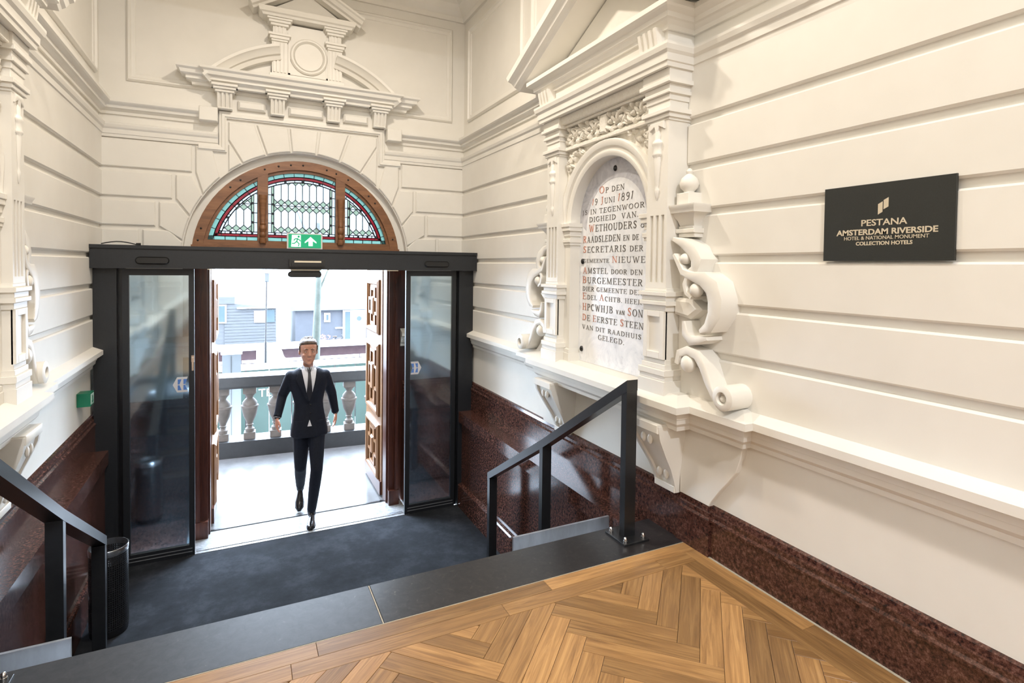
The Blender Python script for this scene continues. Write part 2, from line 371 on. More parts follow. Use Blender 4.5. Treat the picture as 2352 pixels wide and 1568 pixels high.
# granite skirting and stair wainscot -----------------------------------
SK = [(0, -.04), (.036, -.04), (.036, .195), (.044, .20), (.044, .212), (.03, .222), (.03, .245), (.022, .25), (.016, .275), (0, .283)]
struct(MB().sweep(SK, [(2.40, W0), (2.40, 2.30), (2.385, 2.30), (2.385, 2.49), (2.40, 2.49), (2.40, 2.785)]).build('baseboard_right', GRAN))
struct(MB().sweep(SK, [(-1.18, 2.785), (-1.18, W0)]).build('baseboard_left', GRAN))
WA = [(0, -1.13), (.185, -1.13), (.185, -.875), (.175, -.86), (.145, -.855), (.145, -.165), (.185, -.155), (.185, -.035), (.036, -.035), (.036, .195), (.044, .20), (.044, .212), (.03, .222), (.03, .245), (.022, .25), (.016, .275), (0, .283)]
struct(MB().sweep(WA, [(2.40, 2.785), (2.40, 6.28), (1.67, 6.28)]).build('trim_13', GRAN))
WAL = [(d*.70 if d > .1 else d, z) for d, z in WA]
struct(MB().sweep(WAL, [(-.48, 6.28), (-1.18, 6.28), (-1.18, 2.785)]).build('trim_14', GRAN))

# ------------------------------------------------------------------ floors
fl = struct(MB().box(-1.18, 2.40, W0, 2.455, -.12, -.012).build('floor', OAKBASE))
CUT = [(1, 0, 2.178), (0, 1, 2.268), (-1, 0, 1.10), (0, -1, -0.55)]
LP, WP = 0.564, 0.094
p_, q_ = Vector((1, -1)).normalized(), Vector((-1, -1)).normalized()
A0 = Vector((1.361, 2.127))
full = {}
def plank(poly, origin, ang):
    """poly in world plan coords -> plank object whose local x runs along the grain"""
    ca, sa = math.cos(-ang), math.sin(-ang); loc = []
    for x, y in inset(poly, .0009):
        dx, dy = x-origin[0], y-origin[1]; loc.append((dx*ca-dy*sa, dx*sa+dy*ca))
    key = tuple((round(a, 4), round(c, 4)) for a, c in loc)
    me = full.get(key)
    if me is None:
        m_ = MB(); m_.slab(loc, lambda a, c, v: (a, c, v), -.012, 0.0, .0008); o = m_.build('plank', OAK, fl); full[key] = o.data
    else:
        o = bpy.data.objects.new('plank', me); C.objects.link(o); o.parent = fl
    o.location = Vector((origin[0], origin[1], 0))*K; o.rotation_euler = (0, 0, ang)
for i in range(-40, 41):
    for j in range(-8, 9):
        base = p_*(i*WP+j*2*LP)+q_*(i*WP)
        for kind in (0, 1):
            if kind == 0: o0, ax, ay, ang = A0+base, p_*LP, q_*WP, -PI/4
            else: o0, ax, ay, ang = A0+base+p_*LP+q_*(WP-LP), q_*LP, p_*WP, -3*PI/4
            poly = [tuple(o0), tuple(o0+ax), tuple(o0+ax+ay), tuple(o0+ay)]
            cen = o0+(ax+ay)/2
            if not (-2 < cen.x < 3 and -.3 < cen.y < 3): continue
            c = clip(poly, CUT)
            if len(c) >= 3 and parea(c) > 2e-4:
                plank(c, (cen.x, cen.y) if parea(c) > LP*WP*.999 else (cen.x, cen.y), ang)
bz = 2.455
for row, off in ((0, .285), (1, .528)):      # border planks along the stone edge
    y1 = bz-row*.0935; y0 = y1-.0935; cuts = [-1.18]; x = off-1.115*2
    while x < 2.36:
        if x > -1.1: cuts.append(x)
        x += 1.115 if row == 0 else .94
    cuts.append(2.364-row*.0935)
    for a, c in zip(cuts[:-1], cuts[1:]):
        plank([(a, y0), (c, y0), (c, y1), (a, y1)], ((a+c)/2, (y0+y1)/2), 0)
for row, off in ((0, 1.62), (1, 1.2)):       # border planks along the right wall
    x1 = 2.364-row*.0935; x0 = x1-.0935; top = 2.455-.0935-(.0935 if row else 0)+(.0935 if row else 0)
    cuts = [.55, off-.75, off, top] if off-.75 > .56 else [.55, off, top]
    for a, c in zip(cuts[:-1], cuts[1:]):
        y1 = c if c != top else 2.3615-row*.0935
        plank([(x0, a), (x1, a), (x1, y1), (x0, y1)], ((x0+x1)/2, (a+y1)/2), PI/2)
lf = struct(MB().box(-1.18, 2.40, 4.235, 5.92, ZL-.1, ZL).build('floor', CARPET)); lf.name = 'floor.001'
struct(MB().box(-.46, 1.66, 5.90, 6.345, ZL-.1, ZL+.004).build('floor', WHSTONE))
# stair with its stone edge
st = thing('staircase', 'dark stone stairs dropping from the parquet edge to the carpet', 'stairs', (.6, 2.46, ZL))
for i in range(1, 6):
    MB().box(-1.16, 2.38, 2.785+.29*(i-1), 2.785+.29*i+.004, ZL-.05, -.1867*i).build('step', BSTONE, st)
eg = thing('landing_edge', 'bluestone landing edge slabs between parquet and stairs', 'stone edge', (.6, 2.46, -.18))
MB().slab([(-1.14, 2.458), (.5735, 2.458), (.5735, 2.787), (-1.14, 2.787)], lambda a, c, v: (a, c, v), -.18, .001, .003).build('slab', BSTONE2, eg)
MB().slab([(.5785, 2.458), (2.364, 2.458), (2.364, 2.787), (.5785, 2.787)], lambda a, c, v: (a, c, v), -.18, .001, .003).build('slab', BSTONE, eg)
MB().box(.5735, .5785, 2.458, 2.785, -.17, -.001).build('joint', GROUT, eg)
MB().box(-1.14, 2.364, 2.4545, 2.4585, -.17, .0005).build('joint', GROUT, eg)
struct(MB().box(2.352, 2.3645, W0, 2.457, -.01, .0015).build('trim_15', GROUT))

# ------------------------------------------------------------------ niche (aedicule) with inscription plaque
def ribbon_outline(center, hw):
    P = [Vector(p) for p in center]; L_, R_ = [], []
    for i, p in enumerate(P):
        d = (P[min(i+1, len(P)-1)]-P[max(i-1, 0)]).normalized(); nrm = Vector((-d.y, d.x)); h = hw if not isinstance(hw, (list, tuple)) else hw[i]
        L_.append(p+nrm*h); R_.append(p-nrm*h)
    return L_, R_
def ribbon(mb, center, hw, mp, v0, v1):
    L_, R_ = ribbon_outline(center, hw); rings = []
    for a, c in zip(L_, R_): rings.append([mp(a.x, a.y, v0), mp(a.x, a.y, v1-.006), mp((a.x*.85+c.x*.15), (a.y*.85+c.y*.15), v1), mp((a.x*.15+c.x*.85), (a.y*.15+c.y*.85), v1), mp(c.x, c.y, v1-.006), mp(c.x, c.y, v0)])
    mb.loft(rings)
def spiral(cx, cz, r0, r1, a0, a1, n=14):
    return [(cx+(r0+(r1-r0)*k/n)*math.cos(math.radians(a0+(a1-a0)*k/n)), cz+(r0+(r1-r0)*k/n)*math.sin(math.radians(a0+(a1-a0)*k/n))) for k in range(n+1)]
def rect(a0, a1, z0, z1): return [(a0, z0), (a1, z0), (a1, z1), (a0, z1)]
def niche(side, cy, sc_, label, text):
    """architectural frame; local u along wall, z up, v out of wall"""
    if side > 0: mp = lambda u, z, v: (2.40-v*sc_, cy+u, z)
    else: mp = lambda u, z, v: (-1.18+v*sc_, cy+u, z)
    bx = mp(0, .88, 0)
    t = thing('plaque_niche' if text else 'wall_niche', label, 'niche', bx)
    rnd = random.Random(3)
    for s in (-1, 1):
        c0, c1 = sorted((s*.53, s*.71))
        def ring(z0, z1, e, v):      # a block round the pilaster, projecting e sideways
            return rect(c0-e, c1+e, z0, z1), v+e
        b = MB()
        for z0, z1, e in ((.86, .955, .03), (.955, .985, .022), (.985, 1.02, .03), (1.02, 1.05, .014), (1.05, 1.075, .004), (1.075, 1.365, 0), (1.365, 1.40, .012), (1.40, 1.425, .03), (1.425, 1.455, .018), (1.455, 1.48, .034), (1.48, 1.50, .006)):
            po, v = ring(z0, z1, e, .16); b.slab(po, mp, 0, v, .003 if e else 0)
        b.build('pedestal', PAINT, t)
        # die with sunk panel: frame pieces standing proud
        d = MB()
        for r_ in (rect(c0, c0+.035, 1.08, 1.365), rect(c1-.035, c1, 1.08, 1.365), rect(c0+.035, c1-.035, 1.08, 1.12), rect(c0+.035, c1-.035, 1.33, 1.365)): d.slab(r_, mp, .15, .178, .002)
        d.build('sunk_panel_frame', PAINT, t)
        # fluted shaft
        sh = MB(); sh.slab(rect(c0, c1, 1.50, 2.485), mp, 0, .15)
        fz0, fz1 = 1.535, 1.935; w_ = (c1-c0)
        fx = [c0+.028+k*(w_-.056)/3+.006 for k in range(4)]
        sh.slab(rect(c0, c1, fz1, 2.485), mp, .15, .165); sh.slab(rect(c0, c1, 1.50, fz0), mp, .15, .165)
        prev = c0
        for k in range(3):
            a = c0+.024+k*.048; sh.slab(rect(prev, a, fz0, fz1), mp, .15, .165); prev = a+.028
        sh.slab(rect(prev, c1, fz0, fz1), mp, .15, .165)
        sh.build('fluted_shaft', PAINT, t)
        # hanging turned drop
        m0 = (c0+c1)/2
        dr = MB(); prof = [(.002, -.42), (.012, -.40), (.016, -.38), (.02, -.36), (.012, -.345), (.016, -.33), (.022, -.25), (.028, -.18), (.026, -.165), (.036, -.155), (.037, -.145), (.03, -.135), (.034, -.10), (.04, -.09), (.04, -.08), (.03, -.07), (.02, -.06), (.024, -.03), (.012, 0)]
        mpd = lambda u, v, z: mp(u, z, v)
        dr.lathe(prof, (m0, .168, 2.445), 12, 1, .7, mp=mpd)
        dr.slab([(m0-.06, 2.485), (m0-.062, 2.44), (m0-.02, 2.46), (m0, 2.39), (m0+.02, 2.46), (m0+.062, 2.44), (m0+.06, 2.485)], mp, .165, .18, .003)
        dr.build('hanging_drop', PAINT, t, smooth=True)
        cp = MB()
        for z0, z1, e in ((2.485, 2.50, .008), (2.50, 2.525, .02), (2.525, 2.55, .034), (2.55, 2.60, .006), (2.60, 2.635, .014), (2.635, 2.655, .03), (2.655, 2.69, .02), (2.69, 2.715, .045), (2.715, 2.78, .03)):
            po, v = ring(z0, z1, e, .16); cp.slab(po, mp, 0, v, .003)
        cp.build('capital', PAINT, t)
        # bracket in frieze, four flutes
        bk = MB(); n = 7
        for k in range(n):
            wv = (c1-c0-.02)/n; a = c0+.01+k*wv; e = 0 if k % 2 else .012
            z0, z1 = 2.80, 3.0
            if k % 2 == 0: bk.loft([[mp(a, 3.0, 0), mp(a+wv, 3.0, 0), mp(a+wv, 3.0, .27), mp(a, 3.0, .27)], [mp(a, 2.90, 0), mp(a+wv, 2.90, 0), mp(a+wv, 2.90, .25), mp(a, 2.90, .25)], [mp(a, 2.80, 0), mp(a+wv, 2.80, 0), mp(a+wv, 2.80, .215), mp(a, 2.80, .215)]])
            else: bk.loft([[mp(a, 3.0, 0), mp(a+wv, 3.0, 0), mp(a+wv, 3.0, .255), mp(a, 3.0, .255)], [mp(a, 2.90, 0), mp(a+wv, 2.90, 0), mp(a+wv, 2.90, .235), mp(a, 2.90, .235)], [mp(a, 2.80, 0), mp(a+wv, 2.80, 0), mp(a+wv, 2.80, .205), mp(a, 2.80, .205)]])
        bk.build('fluted_bracket', PAINT, t)
        # pier under the arch
        pr = MB(); i0, i1 = sorted((s*.45, s*.55))
        pr.slab(rect(i0, i1, .86, 1.80), mp, 0, .10)
        for z0, z1, e in ((.86, .95, .02), (.95, .98, .012), (1.79, 1.81, .012), (1.81, 1.84, .02), (1.86, 1.90, .012), (1.90, 1.93, .028), (1.93, 1.96, .036)):
            pr.slab(rect(i0-e, i1+e, z0, z1), mp, 0, .10+e, .003)
        pr.slab(rect(i0, i1, 1.80, 1.96), mp, 0, .10)
        pr.build('pier', PAINT, t)
        # lower console with sunk face
        cm = s*.62; cs = MB()
        prof = [(.70, .24, .135), (.62, .225, .135), (.52, .17, .12), (.42, .11, .105), (.34, .075, .095), (.27, .055, .09)]
        rings = [[mp(cm-w2, z, 0), mp(cm-w2, z, v), mp(cm-w2+.03, z, v), mp(cm-w2+.034, z, v-.016), mp(cm+w2-.034, z, v-.016), mp(cm+w2-.03, z, v), mp(cm+w2, z, v), mp(cm+w2, z, 0)] for z, v, w2 in prof]
        cs.loft(rings); cs.slab(rect(cm-.13, cm+.13, .66, .71), mp, 0, .245, .003); cs.slab(rect(cm-.088, cm+.088, .27, .31), mp, 0, .07, .003)
        for dz, dv in ((.60, .21), (.37, .08)):
            for dx in (-.03, .03): cs.ball((cm+dx, dv, dz), .022, .014, .03, 8, mp=lambda u, v, z: mp(u, z, v))
        cs.build('console', PAINT, t, smooth=True)
        # cheek with curved edge below the scroll
        ed = [(s*(.72+w2), z) for w2, z in ((.46, .70), (.44, .61), (.41, .53), (.36, .46), (.31, .40), (.27, .345), (.245, .31), (.23, .28))]
        MB().slab(ed+[(s*.72, .28), (s*.72, .70)], mp, 0, .035, .003).build('curved_cheek', PAINT, t)
        # side scroll
        O = lambda w2, z: (s*(.71+w2*(1.0 if text else .72)), z)
        ss = MB()
        ss.slab([O(0, .86), O(.05, .875), O(.36, .88), O(.30, .93), O(.22, 1.02), O(.10, 1.10), O(.10, 1.20), O(.12, 1.27), O(.12, 1.45), O(.08, 1.55), O(.06, 1.80), O(0, 1.82)], mp, 0, .06, .004)
        v1_ = .15
        ribbon(ss, [O(.02, 1.79), O(.10, 1.765), O(.17, 1.72), O(.205, 1.665), O(.19, 1.61), O(.14, 1.59), O(.10, 1.615)], [.012, .028, .036, .038, .030, .022, .014], mp, 0, v1_-.01)
        ribbon(ss, [O(.04, 1.70), O(.07, 1.66), O(.11, 1.60), O(.19, 1.575), O(.26, 1.565), O(.33, 1.52), O(.355, 1.45), O(.35, 1.37), O(.31, 1.30), O(.255, 1.275)], [.010, .016, .022, .026, .040, .048, .048, .044, .032, .012], mp, 0, v1_)
        ribbon(ss, [O(.20, 1.585), O(.145, 1.57), O(.125, 1.53), O(.14, 1.48), O(.18, 1.455)], [.02, .018, .016, .014, .01], mp, 0, v1_-.005)
        ribbon(ss, [O(.12, 1.32), O(.13, 1.25), O(.17, 1.215), O(.24, 1.225), O(.30, 1.24)], [.012, .026, .03, .024, .010], mp, 0, v1_-.01)
        ss.slab([O(.0, 1.45), O(.14, 1.445), O(.22, 1.39), O(.13, 1.33), O(.0, 1.35)], mp, 0, .11, .02)
        ribbon(ss, [O(.07, 1.07), O(.085, 1.13), O(.15, 1.155), O(.22, 1.14), O(.27, 1.08), O(.31, 1.0), O(.35, .94), O(.40, .905)], [.018, .024, .026, .028, .026, .022, .018, .016], mp, 0, v1_-.01)
        ss.build('side_scroll', PAINT, t, smooth=True)
        mpb = lambda u, v, z: mp(u, z, v)
        for w2, z, r in ((.115, 1.675, .032), (.20, 1.50, .040), (.15, 1.08, .05)):
            u_, z_ = O(w2, z); MB().ball((u_, v1_-.03, z_), r, .04, r, 12, mp=mpb).build('volute_eye', PAINT, t, smooth=True)
        lw = MB(); u_, z_ = O(.445, .95); nn = 20
        pf = [(.066, 0), (.066, .17), (.05, .178), (.034, .178), (.03, .168), (.03, .15)]
        lw.loft([[mp(u_+r*math.cos(2*PI*k/nn), z_+r*math.sin(2*PI*k/nn), v) for k in range(nn)] for r, v in pf])
        lw.ball((u_+s*-.01, .15, z_-.005), .018, .02, .018, 8, mp=mpb)
        lw.build('scroll_roll', PAINT, t, smooth=True)
        # bracket with finial
        fb = MB(); um = s*(.71+.075)
        for z0, z1, h, v in ((1.80, 1.825, .065, .085), (1.825, 1.85, .075, .10), (1.85, 1.865, .06, .09)): fb.slab(rect(um-h, um+h, z0, z1), mp, 0, v, .004)
        fb.loft([[mp(um-h, z, 0), mp(um-h, z, v), mp(um+h, z, v), mp(um+h, z, 0)] for z, h, v in ((1.865, .055, .08), (1.90, .065, .095), (1.935, .095, .12), (1.94, .11, .14), (1.96, .115, .145), (1.975, .125, .155), (1.985, .125, .155))])
        fb.slab(rect(um-.05, um+.05, 1.985, 2.055), mp, .02, .12, .004)
        fb.lathe([(.03, 0), (.03, .01), (.05, .03), (.056, .055), (.045, .085), (.028, .10), (.016, .11), (.02, .125), (.012, .14), (.003, .145)], (um, .07, 2.055), 14, mp=mpb)
        fb.build('finial_bracket', PAINT, t, smooth=True)
    # arch ring
    ar = MB(); n = 30; pf = [(.45, 0), (.45, .10), (.47, .112), (.485, .112), (.49, .10), (.515, .10), (.52, .115), (.545, .125), (.56, .125), (.57, .11), (.57, 0)]
    ar.loft([[mp(r*math.cos(PI*k/n), 1.96+r*math.sin(PI*k/n)*.98, v) for r, v in pf] for k in range(n+1)])
    ar.build('arch_ring', PAINT, t, smooth=True)
    # spandrel back with relief
    sp = MB()
    arcpts = [(.56*math.cos(PI*k/24), 1.96+.56*math.sin(PI*k/24)*.98) for k in range(25)]
    for (x0, z0), (x1, z1) in zip(arcpts[:-1], arcpts[1:]): sp.slab([(x0, z0), (x0, 2.56), (x1, 2.56), (x1, z1)], mp, 0, .085)
    sp.slab(rect(-.53, .53, 2.52, 2.545), mp, 0, .125, .004); sp.slab(rect(-.53, .53, 2.545, 2.56), mp, 0, .105)
    sp.slab(rect(-.53, .53, 2.56, 2.78), mp, 0, .09)
    sp.slab(rect(-.53, .53, 2.715, 2.78), mp, 0, .17, .006); sp.slab(rect(-.53, .53, 2.695, 2.715), mp, 0, .14, .004)
    sp.build('frieze_ground', RELIEF, t)
    fo = MB()
    def leaf(cx, cz, ang, L, v, mb):
        ca, sa = math.cos(ang), math.sin(ang); wd = L*.34
        rings = []
        for k in range(6):
            f = k/5; x = cx+ca*L*f; z = cz+sa*L*f; h = wd*math.sin(PI*min(.97, .12+f*.85)); vv = v+.03*math.sin(PI*f)
            nx, nz = -sa, ca
            rings.append([mp(x+nx*h, z+nz*h, v), mp(x+nx*h*.5, z+nz*h*.5, vv+.012), mp(x, z, vv), mp(x-nx*h*.5, z-nz*h*.5, vv+.012), mp(x-nx*h, z-nz*h, v)])
        mb.loft(rings)
    for s in (-1, 1):
        for k in range(4):                       # running acanthus scroll
            cx = s*(.07+k*.125); up = 1 if k % 2 else -1
            sp_ = spiral(cx, 2.628, .055, .010, 180 if s > 0 else 0, (180 if s > 0 else 0)-s*up*470, 22)
            fo.tube([mp(x, z, .105+.012*math.sin(i*.8)) for i, (x, z) in enumerate(sp_)], [.016-.008*i/22 for i in range(23)], 6)
            fo.ball((cx, .11, 2.628), .016, .018, .016, 7, mp=lambda u, v, z: mp(u, z, v))
            for q in range(6): leaf(cx+.03*math.cos(q*1.05), 2.628+.03*math.sin(q*1.05), q*1.05+.5*up*s, .052+.012*rnd.random(), .09, fo)
            fo.tube([mp(cx-.06, 2.60+.02*up, .10), mp(cx, 2.575, .112), mp(cx+.06, 2.60-.02*up, .10)], .011, 6)
        for a, r in ((28, .625), (36, .64), (45, .66), (54, .645), (62, .63)):   # spandrel foliage
            th = math.radians(a); px, pz = s*r*math.cos(th), 1.96+r*math.sin(th)*.97
            if pz < 2.50 and abs(px) < .51:
                for q in range(5): leaf(px, pz, rnd.random()*6.28, .05, .082, fo)
        for px, pz, r in ((.47, 2.45, .035), (.43, 2.47, .026), (.485, 2.38, .028)):
            sp_ = spiral(s*px, pz, r, .006, 90, 90+s*420, 16); fo.tube([mp(x, z, .095) for x, z in sp_], [.012-.006*i/16 for i in range(17)], 6)
    fo.slab([(-.03, 2.56), (.03, 2.56), (.045, 2.64), (.03, 2.69), (-.03, 2.69), (-.045, 2.64)], mp, .09, .135, .01)
    fo.build('foliage_relief', RELIEF, t, smooth=True)
    sh_ = MB(); sh_.slab(rect(-.799, .799, .70, .8885), mp, 0, .149 if text else .131); sh_.slab(rect(-1.18, 1.18, .70, .888), mp, 0, .055 if text else .048); sh_.build('shelf', PAINT, t)
    # frieze zone above and open pediment
    fz = MB(); fz.slab(rect(-.729, .729, 2.78, 3.13), mp, 0, .2); fz.build('upper_frieze', PAINT, t)
    pd = MB(); RK = [(0, 0), (0, .30), (.02, .315), (.035, .34), (.07, .36), (.085, .39), (.12, .40), (.12, 0)]
    ax_, az_ = 0, 3.56; e0 = .97
    for s in (-1, 1):
        P0, P1 = Vector((s*(e0+.02), 3.125)), Vector((ax_, az_))
        d = (P1-P0).normalized(); nrm = Vector((-d.y, d.x)) if s < 0 else Vector((d.y, -d.x))
        nrm = nrm if nrm.y > 0 else -nrm
        rings = []
        for P, vert in ((P0, 0), (P1, 1)):
            rg = []
            for h, v in RK:
                q = P+nrm*(h-.04)
                if vert: q = Vector((0, P.y+(h-.04)/nrm.y))
                rg.append(mp(q.x, q.y, v))
            rings.append(rg)
        pd.loft(rings)
    pd.build('raking_cornice', PAINT, t)
    tp = MB(); tp.slab([(-.86, 3.11), (.86, 3.11), (0, 3.50)], mp, 0, .10); tp.build('tympanum', PAINT, t)
    # marble slab
    pl = MB(); arc_ = [(.452*math.cos(PI*k/24), 1.965+.452*math.sin(PI*k/24)) for k in range(25)]
    pl.slab([(.452, .89)]+arc_+[(-.452, .89)], mp, .004, .012)
    po = pl.build('marble_slab' if text else 'recess_panel', MARBLE if text else PAINT, t)
    if text:
        gb = MB(); a2 = [(.36*math.cos(PI*k/24), 1.90+.36*math.sin(PI*k/24)) for k in range(25)]; a1 = arc_
        for k in range(24): gb.slab([a1[k], a1[k+1], a2[k+1], a2[k]], mp, .012, .0135)
        gb.build('grey_marble_border', MARBLE2, t)
        for u_, z_ in ((0, 2.325), (.40, 1.665), (.40, .985), (-.40, 1.665), (-.40, .985)):
            MB().ball((u_, .016, z_), .018, .014, .022, 10, mp=lambda u, v, z: mp(u, z, v)).build('bolt', DARK, t, smooth=True)
    return t, mp
def text_mesh(name, s, size, mats, reds=(), sx=1.0, align='LEFT', spacing=1.0, extrude=.0006, bold=0.0, width=None):
    cu = bpy.data.curves.new(name, 'FONT'); cu.body = s; cu.size = size*K; cu.extrude = extrude; cu.align_x = align; cu.space_character = spacing
    cu.offset = bold*K; cu.resolution_u = 3
    for M in mats: cu.materials.append(M)
    for i in reds: cu.body_format[i].material_index = 1
    o = bpy.data.objects.new(name, cu); C.objects.link(o); bpy.context.view_layer.update()
    dg = bpy.context.evaluated_depsgraph_get(); me = bpy.data.meshes.new_from_object(o.evaluated_get(dg))
    bpy.data.objects.remove(o)
    xs_ = [v.co.x for v in me.vertices]
    if width: sx = width*K/(max(xs_)-min(xs_))
    x0 = min(xs_) if align == 'LEFT' else 0
    me.transform(Matrix.Translation((-x0*sx, 0, 0)) @ Matrix.Diagonal((sx, 1, 1, 1)))
    return me
def place_text(me, name, parent, origin, basex, basey, cat=None):
    """origin world (survey units); basex/basey unit vectors of the text plane"""
    X, Y = Vector(basex), Vector(basey); Z = X.cross(Y)
    mm = Matrix.Identity(4)
    for i in range(3): mm[i][0] = X[i]; mm[i][1] = Y[i]; mm[i][2] = Z[i]
    me.transform(mm); o = bpy.data.objects.new(name, me); C.objects.link(o); o.parent = parent
    o.location = (Vector(origin)-Vector(parent['_b']))*K; return o
NR, mpR = niche(1, 3.23, 1.0, 'cream pilastered wall niche framing the inscribed white marble stone tablet', True)
# lines: text, baseline z, cap height, left u, width, red indices, small-cap run handled by separate words
X_ = lambda px: px
def _arc(cx, cz, rx, rz, a0, a1, n=10): return [(cx+rx*math.cos(math.radians(a0+(a1-a0)*k/n)), cz+rz*math.sin(math.radians(a0+(a1-a0)*k/n))) for k in range(n+1)]
TK, TN = .125, .045
def _ser(x, z, w=.14): return ([(x-w, z), (x+w, z)], TN)
def _stem(x, w=TK): return [([(x, 0), (x, 1)], w), _ser(x, .02), _ser(x, .98)]
def _ln(a, b, w): return ([a, b], w)
GLYPH = {
 'I': (.28, _stem(.14)), 'E': (.62, _stem(.14)+[_ln((.1, .975), (.6, .975), TN), _ln((.1, .025), (.62, .025), TN), _ln((.14, .52), (.45, .52), TN), _ln((.59, .98), (.59, .80), TN), _ln((.61, .0), (.61, .22), TN), _ln((.45, .62), (.45, .42), TN)]),
 'L': (.58, _stem(.14)+[_ln((.1, .025), (.58, .025), TN), _ln((.57, 0), (.57, .22), TN)]),
 'T': (.66, [_ln((.33, 0), (.33, 1), TK), _ser(.33, .02), _ln((0, .975), (.66, .975), TN), _ln((.02, 1), (.02, .78), TN), _ln((.64, 1), (.64, .78), TN)]),
 'H': (.78, _stem(.14)+_stem(.64)+[_ln((.14, .52), (.64, .52), TN)]),
 'N': (.76, [_ln((.12, 0), (.12, 1), TN), _ln((.66, 0), (.66, 1), TN), _ln((.10, 1), (.66, .0), TK), _ser(.12, .02, .11), _ser(.66, .98, .11), _ser(.08, .98, .09)]),
 'M': (.92, [_ln((.12, 0), (.14, 1), TN), _ln((.14, 1), (.46, .05), TK), _ln((.46, .05), (.78, 1), TN), _ln((.80, 0), (.78, 1), TK), _ser(.12, .02, .11), _ser(.80, .02, .14), _ser(.12, .98, .08), _ser(.82, .98, .08)]),
 'A': (.74, [_ln((.10, 0), (.37, 1), TN), _ln((.37, 1), (.64, 0), TK), _ln((.2, .34), (.54, .34), TN), _ser(.10, .02, .11), _ser(.64, .02, .13)]),
 'V': (.72, [_ln((.10, 1), (.36, 0), TK), _ln((.36, 0), (.62, 1), TN), _ser(.10, .98, .13), _ser(.62, .98, .10)]),
 'W': (1.04, [_ln((.10, 1), (.32, 0), TK), _ln((.32, 0), (.52, .9), TN), _ln((.52, .9), (.72, 0), TK), _ln((.72, 0), (.94, 1), TN), _ser(.10, .98, .12), _ser(.94, .98, .10)]),
 'O': (.78, [(_arc(.39, .5, .33, .47, 90, 270), (.04, .15)), (_arc(.39, .5, .33, .47, -90, 90), (.04, .15))]),
 'C': (.68, [(_arc(.40, .5, .33, .47, 55, 305, 14), (.04, .17)), _ln((.60, .95), (.60, .70), TN)]),
 'G': (.76, [(_arc(.40, .5, .33, .47, 55, 290, 14), (.04, .17)), _ln((.62, .95), (.62, .70), TN), _ln((.63, .0), (.63, .42), TK), _ser(.63, .42, .13)]),
 'D': (.76, _stem(.14)+[(_arc(.22, .5, .47, .475, -90, 90, 12), (.04, .17)), _ln((.1, .975), (.25, .975), TN), _ln((.1, .025), (.25, .025), TN)]),
 'P': (.64, _stem(.14)+[(_arc(.26, .73, .32, .245, -90, 90, 10), (.04, .16)), _ln((.1, .975), (.27, .975), TN), _ln((.14, .485), (.27, .485), TN)]),
 'B': (.68, _stem(.14)+[(_arc(.26, .75, .29, .225, -90, 90, 10), (.04, .15)), (_arc(.26, .27, .34, .245, -90, 90, 10), (.04, .16)), _ln((.1, .975), (.27, .975), TN), _ln((.14, .52), (.27, .52), TN), _ln((.14, .025), (.27, .025), TN)]),
 'R': (.74, _stem(.14)+[(_arc(.26, .74, .30, .235, -90, 90, 10), (.04, .16)), _ln((.1, .975), (.27, .975), TN), _ln((.14, .505), (.3, .505), TN), _ln((.34, .5), (.62, .02), TK), _ser(.66, .02, .09)]),
 'S': (.56, [([(.48, .80), (.42, .93), (.28, .97), (.13, .90), (.09, .75), (.17, .61), (.36, .46), (.46, .32), (.43, .12), (.28, .03), (.12, .07), (.06, .22)], (.05, .17)), _ln((.49, .96), (.49, .74), TN), _ln((.05, .04), (.05, .26), TN)]),
 'U': (.76, [_ln((.14, .3), (.14, 1), TK), (_arc(.38, .3, .24, .28, 180, 360, 10), .09), _ln((.62, .3), (.62, 1), TN), _ser(.14, .98), _ser(.62, .98, .11)]),
 'J': (.46, [_ln((.30, .2), (.30, 1), TK), _ser(.30, .98), ([(.30, .22), (.27, .02), (.17, -.08), (.05, -.04)], .08)]),
 '&': (.82, [([(.74, .5), (.62, .2), (.42, .03), (.2, .04), (.08, .2), (.14, .42), (.42, .62), (.5, .82), (.36, .97), (.22, .86), (.28, .62), (.74, .03)], .09)]),
 '.': (.14, [_ln((.07, 0), (.07, .13), .13)]), '1': (.34, [_ln((.10, 0), (.26, 1.08), .11), _ln((.26, 1.05), (.12, .9), .05)]),
 '8': (.52, [(_arc(.28, .78, .17, .22, 0, 360, 16), .08), (_arc(.25, .29, .21, .28, 0, 360, 16), .09)]),
 '9': (.54, [(_arc(.28, .72, .20, .27, 0, 360, 16), .09), ([(.48, .74), (.44, .35), (.28, .06), (.1, .0)], .09)]),
}
